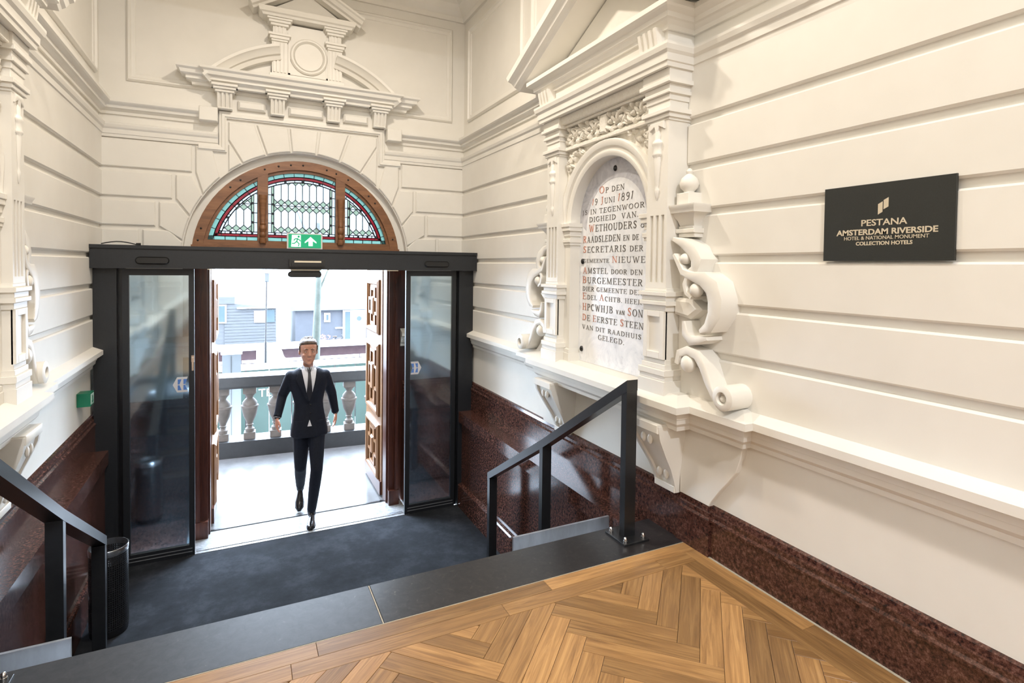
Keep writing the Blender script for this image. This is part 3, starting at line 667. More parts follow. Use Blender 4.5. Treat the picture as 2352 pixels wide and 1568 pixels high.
LINES = [   # runs (text, size, red), baseline z, cap height, start u, visible text, its width
 ([('O', 1.3, 1), ('P DEN', .95, 0)], 2.165, .040, .194, 6, .296),
 ([('1', 1.1, 1), ('9 ', 1.1, 0), ('J', 1.25, 1), ('UNI ', .95, 0), ('1', 1.25, 1), ('891', 1.25, 0)], 2.088, .041, .287, 12, .491),
 ([('IS IN TEGENWOOR', 1, 0)], 2.022, .036, .411, 14, .675),
 ([('DIGHEID  VAN.', 1, 0)], 1.963, .037, .321, 11, .499),
 ([('W', 1.1, 1), ('ETHOUDERS &', 1, 0)], 1.888, .050, .323, 10, .567),
 ([('R', 1.1, 1), ('AADSLEDEN ', 1, 0), ('EN DE', .8, 0)], 1.808, .047, .400, 16, .668),
 ([('S', 1.1, 1), ('ECRETARIS ', 1, 0), ('DER', .85, 0)], 1.732, .045, .398, 13, .661),
 ([('GEMEENTE ', .75, 0), ('N', 1.2, 1), ('IEUWER', 1.1, 0)], 1.655, .038, .396, 14, .676),
 ([('A', 1.1, 1), ('MSTEL ', 1, 0), ('DOOR DEN', .8, 0)], 1.573, .043, .396, 14, .660),
 ([('B', 1.1, 1), ('URGEMEESTER', 1, 0)], 1.498, .046, .401, 11, .654),
 ([('DIER GEMEENTE DEN', 1, 0)], 1.438, .033, .399, 16, .660),
 ([('E', 1.45, 1), ('DEL ', 1, 0), ('A', 1.35, 1), ('CHTB. HEER', 1, 0)], 1.374, .034, .398, 15, .660),
 ([('H', 1.05, 1), ('PCWHJB ', 1, 0), ('VAN ', .6, 0), ('S', 1.1, 1), ('ON', 1, 0)], 1.290, .050, .396, 14, .660),
 ([('D', 1.1, 1), ('E ', 1, 0), ('E', 1.1, 1), ('ERSTE ', 1, 0), ('S', 1.1, 1), ('TEEN', 1, 0)], 1.210, .044, .396, 14, .669),
 ([('VAN DIT RAADHUIS', 1, 0)], 1.142, .033, .396, 15, .665),
 ([('GELEGD.', 1, 0)], 1.082, .037, .182, 7, .310),
]
for runs, z, h, u0, nvis, wid in LINES:
    tot_mb = MB(); x = 0; cnt = 0; xv = 0; glyphs = []
    for s_, k, red in runs:
        for ch in s_:
            if ch == ' ':
                x += h*.45; cnt += 1; continue
            cnt += 1
            wd, strokes = GLYPH[ch]; glyphs.append((x, k, red, ch)); x += (wd+.20)*h*k
            if cnt == nvis: xv = x-.2*h*k
    f = wid/xv
    for gx, k, red, ch in glyphs:
        wd, strokes = GLYPH[ch]; H = h*k
        for st_ in strokes:
            pts_, w0 = st_
            P = [Vector((gx*f+px*H*f, pz*H)) for px, pz in pts_]; ring_ = []
            n_ = len(P)
            for q in range(n_):
                d_ = (P[min(q+1, n_-1)]-P[max(q-1, 0)]).normalized(); ww = (w0[0]+(w0[1]-w0[0])*math.sin(PI*q/max(1, n_-1)) if isinstance(w0, tuple) else w0)*H*.5
                nr = Vector((-d_.y, d_.x)); ring_.append([mpR(u0-(P[q].x+sg_*nr.x*ww), z+P[q].y+sg_*nr.y*ww, v_) for sg_, v_ in ((1, .0125), (1, .0145), (-1, .0145), (-1, .0125))])
            tot_mb.loft(ring_, 1 if red else 0)
    tot_mb.build('inscription_line', [INKB, INKR], NR)
NL, mpL = niche(-1, 3.17, .72, 'cream pilastered niche on the left wall beside the handrail', False)

# ------------------------------------------------------------------ pediment over the door
pdm = thing('door_pediment', 'cream classical pediment with broken curved gable over the fanlight', 'pediment', (.62, 6.28, 3.12))
PC = .622
b = MB()
cprof = [(0, 3.335), (.05, 3.335), (.055, 3.36), (.08, 3.375), (.10, 3.38), (.10, 3.41), (.14, 3.42), (.15, 3.45), (.175, 3.465), (.18, 3.485), (0, 3.50)]
b.sweep(cprof, [(PC+1.0, 6.279), (PC+1.0, 6.24), (PC+.80, 6.24), (PC+.80, 6.20), (PC-.80, 6.20), (PC-.80, 6.24), (PC-1.0, 6.24), (PC-1.0, 6.279)])
b.slab(rect(PC-1.0, PC+1.0, 3.33, 3.50), FW, 0, .05)
b.build('cornice', PAINT, pdm)
for bx in (-.77, -.29, .26, .75):
    b = MB(); c = PC+bx
    for z0, z1, h, v in ((3.335, 3.36, .115, .19), (3.31, 3.335, .10, .17), (3.285, 3.31, .085, .15), (3.135, 3.15, .062, .105)): b.slab(rect(c-h, c+h, z0, z1), FW, 0, v, .004)
    for k in range(7):
        a = c-.066+k*.0189; v = .135 if k % 2 == 0 else .12
        b.loft([[FW(a, 3.285, 0), FW(a+.0189, 3.285, 0), FW(a+.0189, 3.285, v), FW(a, 3.285, v)], [FW(a, 3.14, 0), FW(a+.0189, 3.14, 0), FW(a+.0189, 3.14, v-.04), FW(a, 3.14, v-.04)]])
    b.build('triglyph', PAINT, pdm)
for x0, x1 in ((-.655, -.40), (-.18, .165), (.37, .635)):
    MB().slab(rect(PC+x0, PC+x1, 3.16, 3.25), FW, 0, .05, .02).build('raised_panel', PAINT, pdm)
def arcband(mb, cx, cz, r0, r1, a0, a1, prof, n=14):
    rings = []
    for k in range(n+1):
        t = math.radians(a0+(a1-a0)*k/n); rings.append([FW(cx+(r0+(r1-r0)*f)*math.sin(t), cz+(r0+(r1-r0)*f)*math.cos(t), v) for f, v in prof])
    mb.loft(rings)
bp = [(0, .03), (0, .12), (.3, .14), (.35, .17), (.7, .20), (.8, .225), (1, .23), (1, .03)]
RC = 1.27; ZC = 3.85-RC
for s in (-1, 1):
    b = MB(); arcband(b, PC, ZC, RC-.125, RC, s*13, s*49, bp); b.build('curved_gable', PAINT, pdm, smooth=True)
b = MB()
n = 16
for s in (-1, 1):
    pp = [(PC+s*(.36), 3.49)]+[(PC+s*(RC-.1)*math.sin(math.radians(t)), ZC+(RC-.1)*math.cos(math.radians(t))) for t in range(17, 38, 3)]
    b.slab(pp+[(PC+s*.70, 3.49)], FW, 0, .04)
b.build('gable_ground', PAINT, pdm)
b = MB()
b.slab(rect(PC-.37, PC+.37, 3.49, 3.555), FW, 0, .12, .004)
b.slab(rect(PC-.34, PC+.34, 3.555, 4.08), FW, 0, .07)
b.build('attic_block', PAINT, pdm)
for s in (-1, 1):
    b = MB(); c0, c1 = sorted((PC+s*.20, PC+s*.345))
    b.slab(rect(c0, c1, 3.555, 3.88), FW, 0, .10)
    for k in range(4): b.slab(rect(c0+.012+k*.034, c0+.012+k*.034+.02, 3.57, 3.87), FW, .10, .11)
    for z0, z1, e in ((3.88, 3.90, .006), (3.90, 3.93, .02), (3.93, 3.955, .035)): b.slab(rect(c0-e, c1+e, z0, z1), FW, 0, .11+e, .003)
    b.slab(rect(c0+.01, c1-.01, 3.955, 4.04), FW, 0, .105)
    for k in range(3): b.slab(rect(c0+.03+k*.035, c0+.045+k*.035, 3.96, 4.03), FW, .105, .114)
    for z0, z1, e in ((4.03, 4.055, .012), (4.055, 4.08, .03), (4.08, 4.10, .045)): b.slab(rect(c0-e, c1+e, z0, z1), FW, 0, .12+e, .003)
    b.build('small_pilaster', PAINT, pdm)
b = MB(); n = 40
pf = [(.185, .07), (.185, .085), (.172, .10), (.158, .10), (.15, .085), (.145, .078), (.14, .07)]
b.loft([[FW(PC+.012+r*math.cos(2*PI*k/n), 3.775+r*math.sin(2*PI*k/n), v) for k in range(n+1)] for r, v in pf], caps=False, closed=False)
b.slab([(PC+.012+.14*math.cos(2*PI*k/32), 3.775+.14*math.sin(2*PI*k/32)) for k in range(32)], FW, .06, .082, .004)
for a0 in (PC-.19, PC+.185): b.slab(rect(a0, a0+.02, 3.57, 4.0), FW, .07, .08)
b.slab(rect(PC-.19, PC+.205, 3.57, 3.585), FW, .07, .08)
b.build('medallion', PAINT, pdm, smooth=True)
b = MB(); b.sweep([(0, 4.10), (.03, 4.10), (.04, 4.12), (.06, 4.13), (.07, 4.16), (.07, 4.175), (0, 4.18)], [(PC+.40, 6.279), (PC+.40, 6.13), (PC-.40, 6.13), (PC-.40, 6.279)])
b.slab(rect(PC-.40, PC+.40, 4.10, 4.178), FW, 0, .15)
b.build('upper_cornice', PAINT, pdm)
b = MB()
for s in (-1, 1):
    P0, P1 = Vector((PC+s*.53, 4.17)), Vector((PC, 4.46)); d = (P1-P0).normalized(); nrm = Vector((-d.y, d.x)); nrm = nrm if nrm.y > 0 else -nrm
    rings = []
    for P, ve in ((P0, 0), (P1, 1)):
        rg = []
        for h, v in [(0, 0), (0, .17), (.02, .18), (.03, .21), (.06, .23), (.07, .25), (.09, .25), (.09, 0)]:
            q = P+nrm*(h-.03) if not ve else Vector((PC, P.y+(h-.03)/nrm.y)); rg.append(FW(q.x, q.y, v))
        rings.append(rg)
    b.loft(rings)
b.slab([(PC-.42, 4.17), (PC+.42, 4.17), (PC, 4.43)], FW, 0, .06)
b.build('top_gable', PAINT, pdm)

# ------------------------------------------------------------------ fanlight window and wooden door frame
YW_ = 6.37; GL = 6.42
win = struct(MB().box(ACX-1.05, ACX+1.05, YW_, YW_+.10, 1.60, 1.70).build('window_1', WINW))
def ringseg(mb, r0, r1, y0, y1, a0=-90, a1=90, n=36, cz=ACZ):
    rings = []
    for k in range(n+1):
        t = math.radians(a0+(a1-a0)*k/n); s_, c_ = math.sin(t), math.cos(t)
        rings.append([(ACX+r0*s_, y0, cz+r0*c_), (ACX+r1*s_, y0, cz+r1*c_), (ACX+r1*s_, y1, cz+r1*c_), (ACX+r0*s_, y1, cz+r0*c_)])
    mb.loft(rings)
b = MB(); ringseg(b, 1.046, 1.13, YW_+.004, YW_+.22); b.box(ACX-1.13, ACX-1.046, YW_+.004, YW_+.22, 1.5, ACZ); b.box(ACX+1.046, ACX+1.13, YW_+.004, YW_+.22, 1.5, ACZ); b.build('arch_reveal', PAINT, wf, smooth=True)
b = MB(); ringseg(b, .955, 1.048, YW_, YW_+.09); ringseg(b, .925, .955, YW_+.03, YW_+.09); b.build('arch_frame', WINW, win, smooth=True)
b = MB(); b.box(ACX-1.05, ACX+1.05, YW_-.01, YW_+.09, 1.62, 1.80); b.box(ACX-.96, ACX+.96, YW_+.01, YW_+.09, 1.80, 1.855); b.build('sill_rail', WINW, win)
for mx in (.20, .985):
    r_ = .95; zt = ACZ+math.sqrt(r_*r_-(mx-ACX)**2)
    m_ = MB().box(mx-.05, mx+.05, YW_+.002, YW_+.088, 1.85, zt+.085).build('mullion', WINW, win)
    co = MB(); pf = [(.03, 0), (.034, .02), (.034, .05), (.022, .06), (.03, .075), (.03, .10), (.022, .115), (.034, .14), (.036, .17), (.024, .19), (.03, .205), (.024, .22), (.03, .30), (.034, .40), (.038, .44), (.044, .46), (.044, .50)]
    co.lathe(pf, (mx, YW_-.02, 1.83), 14); co.build('turned_column', WINW, m_, smooth=True)
for a in (-80, -73, -44, -37, -14, -7, 0, 14, 20, 44, 50, 76, 83, 28, -22):
    t = math.radians(a); r_ = 1.005
    MB().ball((ACX+r_*math.sin(t), YW_-.002, ACZ+r_*math.cos(t)), .010, .006, .010, 8).build('bolt', DARK, win, smooth=True)
# leaded glass: panes by clipping
lead = MB(); LT = .0045
def came(p, q, wd=LT):
    P, Q = Vector(p), Vector(q); d = Q-P
    if d.length < 1e-4: return
    d.normalize(); n_ = Vector((-d.y, d.x))*wd
    a = [P+n_, P-n_, Q-n_, Q+n_]; lead.loft([[(v.x, GL-.006, v.y) for v in a], [(v.x, GL+.006, v.y) for v in a]])
def pane(poly, M, outline=True, wd=LT*.75):
    if len(poly) < 3 or parea(poly) < 1.2e-5: return
    MB().loft([[(x, GL-.002, z) for x, z in poly], [(x, GL+.002, z) for x, z in poly]]).build('pane', M, win)
    if outline:
        for i in range(len(poly)): came(poly[i], poly[(i+1) % len(poly)], wd)
def disc(r, n=48): return [(math.sin(2*PI*k/n), math.cos(2*PI*k/n), r*math.cos(PI/n)*1.0+ACX*math.sin(2*PI*k/n)+ACZ*math.cos(2*PI*k/n)) for k in range(n)]
R0_ = .925
lights = [(ACX-.95, .15, 5, -.69), (.25, .935, 8, 0), (1.035, ACX+.95, 4, 0)]
for li, (xl, xr, ncol, _) in enumerate(lights):
    zb = 1.855
    side_l = li > 0; side_r = li < 2
    # arc bands
    for rr0, rr1, M, stp in ((R0_-.042, R0_+.004, PAQUA, 6.5), (R0_-.075, R0_-.042, PRED, 13), (R0_-.100, R0_-.075, PCLEAR, 6.5)):
        a = -90.0
        while a < 90:
            po = [arcp(a, rr0), arcp(a+stp/2, rr0), arcp(a+stp, rr0), arcp(a+stp, rr1), arcp(a+stp/2, rr1), arcp(a, rr1)]
            lo = (zb if M is PAQUA else zb+.04 if M is PRED else zb+.07)
            po = clip(po, [(-1, 0, -xl-(0 if M is PAQUA else (.0))), (1, 0, xr), (0, -1, -lo)])
            pane(po, M)
            a += stp
    # bottom bands, inside the arc bands
    for z0, z1, M, rin in ((zb, zb+.04, PAQUA, R0_), (zb+.04, zb+.068, PRED, R0_-.045), (zb+.068, zb+.092, PCLEAR, R0_-.08)):
        nb = 5 if M is not PRED else 3
        for k in range(nb):
            po = clip(rect(xl+(xr-xl)*k/nb, xl+(xr-xl)*(k+1)/nb, z0, z1), disc(rin)); pane(po, M)
    # side bands
    for flag, xs0, sg in ((side_l, xl, 1), (side_r, xr, -1)):
        if not flag: continue
        for w0, w1, M in ((0, .035, PCLEAR), (.035, .058, PTINT)):
            x0, x1 = sorted((xs0+sg*w0, xs0+sg*w1))
            for k in range(7):
                z0 = zb+.092+k*.10; po = clip(rect(x0, x1, z0, z0+.10), disc(R0_-.10)); pane(po, M)
                if M is PTINT and po and k in (1, 2, 3, 4, 5):
                    zc = z0; q = rect(x0-.001, x1+.001, zc-.012, zc+.012)
                    if len(clip(q, disc(R0_-.10))) == 4: MB().loft([[(x, GL-.005, z) for x, z in q], [(x, GL+.005, z) for x, z in q]]).build('pane', PBLUE, win)
    # blue squares on the arc
    for a in range(-84, 85, 12):
        c = arcp(a, R0_-.088)
        if xl+.06 < c[0] < xr-.06 and c[1] > zb+.10:
            q = [(c[0]+.012*dx, c[1]+.012*dz) for dx, dz in ((-1, -1), (1, -1), (1, 1), (-1, 1))]
            MB().loft([[(x, GL-.005, z) for x, z in q], [(x, GL+.005, z) for x, z in q]]).build('pane', PBLUE, win)
    for k in range(5):
        cx = xl+(xr-xl)*(k+.5)/5; q = rect(cx-.011, cx+.011, zb+.069, zb+.091)
        if len(clip(q, disc(R0_-.10))) == 4: MB().loft([[(x, GL-.005, z) for x, z in q], [(x, GL+.005, z) for x, z in q]]).build('pane', PBLUE, win)
    # field
    fx0, fx1, fz = xl+(.058 if side_l else 0), xr-(.058 if side_r else 0), zb+.092
    pitch = .0715; keep = [(-1, 0, -fx0), (1, 0, fx1), (0, -1, -fz)]+disc(R0_-.10)
    if li == 1: cst = fx0
    elif li == 0: cst = fx1-pitch*12
    else: cst = fx0
    dh = .034
    ncl = 14
    hexH = .155
    base = fz
    def diamond(cx, cz, M): pane(clip([(cx-pitch/2, cz), (cx, cz-dh), (cx+pitch/2, cz), (cx, cz+dh)], keep), M)
    for k in range(-1, ncl): diamond(cst+(k+.5)*pitch, base, PCLEAR); diamond(cst+k*pitch, base+dh, PTINT)
    zz = base+2*dh
    for rep in range(3):
        for k in range(-1, ncl):
            x0, x1, xm = cst+k*pitch, cst+(k+1)*pitch, cst+(k+.5)*pitch
            pane(clip([(x0, zz), (xm, zz-dh), (x1, zz), (x1, zz+hexH), (xm, zz+hexH+dh), (x0, zz+hexH)], keep), PCLEAR)
        top_ = zz+hexH
        for k in range(-1, ncl):
            diamond(cst+k*pitch, top_+dh, PTINT); diamond(cst+(k+.5)*pitch, top_+2*dh, PCLEAR); diamond(cst+k*pitch, top_+3*dh, PTINT)
        h_ = clip(rect(fx0, fx1, top_+2*dh-.003, top_+2*dh+.003), keep)
        if h_: lead.loft([[(x, GL-.006, z_) for x, z_ in h_], [(x, GL+.006, z_) for x, z_ in h_]])
        zz = top_+4*dh
    # band outlines
    for a in range(-88, 88, 4):
        for rr in (R0_-.042, R0_-.075, R0_-.10):
            p, q = arcp(a, rr), arcp(a+4, rr)
            if xl < p[0] < xr and xl < q[0] < xr and min(p[1], q[1]) > zb+.04: came(p, q)
lead.build('lead_came', LEAD, win)['kind'] = 'stuff'

# door frame (jambs, transom)
dfr = struct(MB().box(-.40, 1.60, 6.30, 6.44, 1.60, 1.63).build('door_1', JAMBW))
for s, xo, xi in ((-1, -.525, -.285), (1, 1.715, 1.485)):
    b = MB(); e = 1 if s > 0 else -1
    def bx(xa, xb, y0, y1, z0, z1): x0, x1 = sorted((xa, xb)); b.box(x0, x1, y0, y1, z0, z1)
    bx(xo, xi+e*.02, 6.30, 6.44, ZL, 1.62)
    bx(xi+e*.085, xi+e*.12, 6.20, 6.31, ZL, 1.62); bx(xi+e*.02, xi+e*.09, 6.24, 6.31, ZL, 1.62); bx(xi, xi+e*.03, 6.28, 6.44, ZL, 1.62)
    bx(xi+e*.015, xi+e*.13, 6.19, 6.31, ZL, ZL+.17)
    b.build('jamb', JAMBW, dfr)

def door_leaf(label, x0, x1, visible):
    """leaf folded back outward: thickness in x, runs along y; carved face at 'visible' x side"""
    t = thing('door_leaf', label, 'door', ((x0+x1)/2, 6.9, ZL), 'open leaves of the entrance door')
    ya, yb = 6.50, 7.40; zb, zt = ZL+.012, 1.58
    MB().box(x0, x1, ya, yb, zb, zt).build('leaf_core', DOORW, t)
    s = -1 if visible == 'x0' else 1; xf = x0 if s < 0 else x1
    mp = lambda a, z, v: (xf+s*v, a, z)
    for k, (z0, z1) in enumerate(((.78, 1.44), (-.20, .67), (-.96, -.30))):
        b = MB(); flatframe(b, mp, [(ya+.10, z0), (yb-.12, z0), (yb-.12, z1), (ya+.10, z1)], [(0, 0), (0, .02), (.03, .04), (.055, .035), (.07, .01), (.07, 0)]); b.build('panel_moulding', DOORW, t)
        b = MB(); cy_, cz_ = (ya+yb)/2-.01, (z0+z1)/2; hh = (z1-z0)/2-.10; hw = .24
        # greek-cross shaped fret mouldings
        cr = [(-hw, -hh*.45), (-hw*.55, -hh*.45), (-hw*.55, -hh), (hw*.55, -hh), (hw*.55, -hh*.45), (hw, -hh*.45), (hw, hh*.45), (hw*.55, hh*.45), (hw*.55, hh), (-hw*.55, hh), (-hw*.55, hh*.45), (-hw, hh*.45)]
        flatframe(b, mp, [(cy_+p[0], cz_+p[1]) for p in cr], [(0, 0), (0, .022), (.035, .022), (.035, 0)])
        b.slab(rect(cy_-hw*.3, cy_+hw*.3, cz_-hh*.5, cz_+hh*.5), mp, 0, .035, .02)
        b.build('fretwork', DOORW, t)
    b = MB(); b.box(*(sorted((xf, xf+s*.02))), ya, yb, zb, zb+.16); b.build('kick_board', STEEL if False else JAMBW, t)
    return t
door_leaf('open carved oak door leaf with fretwork panels at right', 1.485, 1.54, 'x0')
door_leaf('open wooden door leaf seen edge-on at left of the doorway', -.335, -.28, 'x1')

# ------------------------------------------------------------------ automatic sliding door
sd = thing('sliding_door', 'anthracite automatic sliding door frame across the lower hall', 'sliding door', (.6, 5.85, ZL))
b = MB(); b.box(-1.154, 2.374, 5.76, 6.0, 1.563, 1.725); b.box(-1.154, 2.374, 5.75, 6.0, 1.735, 1.765); b.box(-1.15, 2.37, 5.77, 6.0, 1.725, 1.735); b.build('header', ANTH, sd)
MB().box(-.28, 1.48, 5.755, 5.78, 1.556, 1.562).build('reflection_strip', BRASSY, sd)  # pale strip stands in for the bright reflection under the header
for x0, x1 in ((-1.155, -.985), (2.205, 2.375)):
    b = MB(); b.box(x0, x1, 5.87, 6.0, ZL, 1.563); b.build('post', ANTH, sd)
    b = MB(); xx = x1 if x0 < 0 else x0-.05; b.box(xx, xx+.05, 5.93, 6.0, ZL, 1.563); b.build('recess', DARK, sd)
for s, x0, x1 in ((-1, -.95, -.395), (1, 1.605, 2.18)):
    y0, y1 = 5.90, 5.94
    lf_ = MB().box(x0, x0+.05, y0, y1, ZL+.001, 1.56).build('sliding_leaf', ANTH, sd)
    fr = MB(); fr.box(x1-.045, x1, y0, y1, ZL+.001, 1.56); fr.box(x0+.05, x1-.045, y0, y1, ZL+.001, ZL+.10); fr.box(x0+.05, x1-.045, y0, y1, 1.50, 1.56)
    fr.build('stile', ANTH, lf_)
    MB().box(x0+.05, x1-.045, y0+.015, y0+.023, ZL+.10, 1.50).build('glass_pane', GLASS, lf_)
    g_ = MB(); 
    for zz in (ZL+.035, ZL+.065): g_.box(x0+.03, x1-.02, y0-.004, y0+.002, zz, zz+.006)
    g_.build('bottom_groove', STEEL, lf_)
    # arrow sticker: three chevrons
    c = x1-.105 if s < 0 else x0+.11; dr_ = -1 if s < 0 else 1
    stn = MB(); z0, z1 = .42, .56; zm = .49
    for mi, e in ((0, 0),):
        stn.loft([[(c+dr_*.07, y0+.0105, zm), (c+dr_*.035, y0+.0105, z1), (c-dr_*.05, y0+.0105, z1), (c-dr_*.03, y0+.0105, zm), (c-dr_*.05, y0+.0105, z0), (c+dr_*.035, y0+.0105, z0)],
                  [(c+dr_*.07, y0+.0135, zm), (c+dr_*.035, y0+.0135, z1), (c-dr_*.05, y0+.0135, z1), (c-dr_*.03, y0+.0135, zm), (c-dr_*.05, y0+.0135, z0), (c+dr_*.035, y0+.0135, z0)]], 0)
    for q in (0, 1):
        xa = c+dr_*(.03-q*.045)
        pl_ = [(xa, zm+.004), (xa-dr_*.0, z1-.02), (xa-dr_*.03, z1-.02), (xa-dr_*.015, zm+.004)]; pm = [(xa, zm-.004), (xa, z0+.02), (xa-dr_*.03, z0+.02), (xa-dr_*.015, zm-.004)]
        for pp in (pl_, pm): stn.loft([[(x, y0+.0095, z) for x, z in pp], [(x, y0+.0105, z) for x, z in pp]], 1)
    WST = bpy.data.materials.get('sticker_white') or mat('sticker_white', (0.6, 0.6, 0.62), .5); BST = bpy.data.materials.get('sticker_blue') or mat('sticker_blue', (0.08, 0.2, 0.55), .5)
    stn.build('arrow_sticker', [WST, BST], lf_)
    hd = MB(); hx = x1-.012 if s < 0 else x0+.02; hd.box(hx-.012, hx+.012, y0-.02, y0, .70, .76) ; hd.box(hx-.008, hx+.008, y0-.03, y0-.02, .62, .74)
    if s < 0: hd.build('thumb_lock', CHROME, lf_)
def pill(mb, x0, x1, z0, z1, y0, y1):
    r = (z1-z0)/2; P = []
    for k in range(9): t = -PI/2+PI*k/8; P.append((x1-r+r*math.cos(t), (z0+z1)/2+r*math.sin(t)))
    for k in range(9): t = PI/2+PI*k/8; P.append((x0+r+r*math.cos(t), (z0+z1)/2+r*math.sin(t)))
    Q = inset(P, .008); mb.loft([[(x, y1, z) for x, z in P], [(x, y0+.01, z) for x, z in P], [(x, y0, z) for x, z in Q]])
for x0, x1 in ((-.83, -.575), (1.765, 2.04)):
    b = MB(); pill(b, x0, x1, 1.60, 1.665, 5.735, 5.765); b.build('motion_sensor', DARK, sd)
b = MB(); b.box(.41, .735, 5.70, 5.765, 1.59, 1.66); b.box(.43, .71, 5.685, 5.70, 1.60, 1.63); o_ = b.build('radar_sensor', DARK, sd)
MB().box(.455, .70, 5.683, 5.699, 1.632, 1.648).build('sensor_label', BRASSY, o_)
b = MB(); pill(b, .405, .72, 1.485, 1.545, 5.80, 5.86); b.box(.43, .70, 5.80, 5.86, 1.54, 1.565); b.build('safety_sensor', DARK, sd)

# exit sign standing on the header
ex = thing('exit_sign', 'green illuminated exit sign with running figure and arrow', 'sign', (.56, 5.80, 1.765))
ex['label'] = 'green illuminated exit sign with running figure and arrow on the sliding door header'
MB().box(.395, .722, 5.785, 5.815, 1.766, 1.918).build('housing', mat('sign_housing', (.7, .7, .7), .4), ex)
MB().box(.408, .709, 5.780, 5.786, 1.776, 1.908).build('lit_panel', EGREEN, ex)
b = MB(); F_ = lambda a, z, v: (a, 5.781-v, z)
b.slab([(.432, 1.785), (.520, 1.785), (.520, 1.900), (.440, 1.900)], F_, 0, .003)
b.build('pictogram_field', EWHITE, ex)
b = MB(); b.slab([(.61, 1.885), (.665, 1.835), (.665, 1.822), (.63, 1.845), (.63, 1.795), (.592, 1.795), (.592, 1.845), (.557, 1.822), (.557, 1.835)], F_, 0, .003); b.build('arrow', EWHITE, ex)
b = MB(); b.slab([(.50+.011*math.cos(k*PI/6), 1.884+.011*math.sin(k*PI/6)) for k in range(12)], F_, .003, .005)
for P in ([(.492, 1.868), (.482, 1.835)], [(.482, 1.838), (.505, 1.815), (.498, 1.79)], [(.482, 1.838), (.462, 1.818), (.438, 1.818)], [(.492, 1.865), (.468, 1.862), (.455, 1.845)], [(.492, 1.862), (.512, 1.850), (.516, 1.838)]):
    b.tube([(x, 5.777, z) for x, z in P], .0055, 6)
b.build('running_figure', EGREEN, ex)
b = MB(); b.tube([(-1.08+.035*k, 5.80+.006*k, 1.772+.022*math.sin(PI*min(1, k/7))) for k in range(8)], .005, 6); b.tube([(-.835, 5.842, 1.775), (-.80, 5.842, 1.776)], .011, 6)
tag(b.build('cable', DARK, base=(-1.0, 5.8, 1.765)), 'short black loose cable lying on the sliding door header', 'cable')

# ------------------------------------------------------------------ wall sign
sg_ = thing('wall_sign', 'black rectangular hotel name sign with beige lettering on the right wall', 'sign', (2.37, 1.38, 1.66))
MB().slab(rect(1.122, 1.636, 1.661, 1.983), RW, .022, .034, .001).build('sign_board', SIGNB, sg_)
b = MB()
for u in (1.2, 1.56):
    for z in (1.70, 1.94): b.slab(rect(u-.01, u+.01, z-.01, z+.01), RW, .0, .022)
b.build('spacer', STEEL, sg_)
def sline(s, z, h, y0, y1, bold):
    me = text_mesh('lettering', s, h*1.37, [SIGNT], width=(y0-y1), bold=bold); place_text(me, 'lettering', sg_, (2.40-.0345, y0, z), (0, -1, 0), (0, 0, 1))
sline('PESTANA', 1.808, .027, 1.468, 1.287, .0006)
sline('AMSTERDAM RIVERSIDE', 1.771, .024, 1.576, 1.178, .0009)
sline('HOTEL & NATIONAL MONUMENT', 1.750, .0155, 1.541, 1.208, .0001)
sline('COLLECTION HOTELS', 1.727, .0155, 1.489, 1.266, .0006)
b = MB(); b.slab([(1.401, 1.852), (1.383, 1.862), (1.383, 1.905), (1.401, 1.895)], RW, .034, .0352); b.slab([(1.379, 1.872), (1.360, 1.882), (1.360, 1.920), (1.379, 1.910)], RW, .034, .0352)
b.build('emblem', SIGNT, sg_)
b = MB(); b.box(-1.18, -1.155, 5.47, 5.49, .455, .56); bx_ = thing('call_point', 'small green box with white pictogram on the left wall', 'alarm box', (-1.18, 5.51, .455))
MB().box(-1.179, -1.09, 5.44, 5.56, .455, .562).build('casing', GREENB, bx_)
b = MB(); b.box(-1.09, -1.087, 5.455, 5.545, .468, .55); b.build('pictogram_label', mat('pale_green_label', (.45, .62, .55), .5), bx_)
b = MB(); b.box(-1.087, -1.085, 5.48, 5.52, .48, .50); b.box(-1.087, -1.085, 5.49, 5.51, .50, .535); b.build('pictogram', GREENB, bx_)

# ------------------------------------------------------------------ handrails
def handrail(xc, label):
    t = thing('handrail', label, 'handrail', (xc, 2.646, 0), 'handrails of the stairs')
    hx, hy = .040, .026; Y = (2.646, 3.647, 4.627); T = (.955, .305, -.290); Bz = (.012, -.56, ZL)
    for y, z, zb in zip(Y, T, Bz): MB().box(xc-hx+.0015, xc+hx-.0015, y-hy+.0015, y+hy-.0015, zb, z-.045).build('post', BLACK, t)
    b = MB(); hr = .066
    pr = [(Y[0]-hy, T[0]), (Y[1], T[1]), (Y[2]+hy, T[2])]
    b.loft([[(xc-hx, y, z-hr), (xc+hx, y, z-hr), (xc+hx, y, z), (xc-hx, y, z)] for y, z in pr]); b.build('rail', BLACK, t)
    pl_ = MB().slab([(xc-.09, Y[0]-.095), (xc+.09, Y[0]-.095), (xc+.09, Y[0]+.095), (xc-.09, Y[0]+.095)], lambda a, c, v: (a, c, v), .001, .014, .002).build('base_plate', BLACK, t)
    for sx in (-1, 1):
        for sy in (-1, 1): MB().lathe([(.013, 0), (.013, .010), (.010, .011), (.010, .020), (.006, .028), (.001, .031)], (xc+sx*.065, Y[0]+sy*.07, .014), 10).build('bolt', CHROME, pl_, smooth=True)
    return t
handrail(2.083, 'black square-section stair handrail with bolted base at right')
handrail(-.885, 'black square-section stair handrail beside the waste bin at left')
tag(MB().box(1.49, 2.20, 2.985, 3.0, -.187, -.035).build('kick_panel', STEEL, base=(1.9, 3.0, -.187)), 'low grey metal panel behind the right handrail at the stair top', 'panel', 'metal panels beside the stairs')
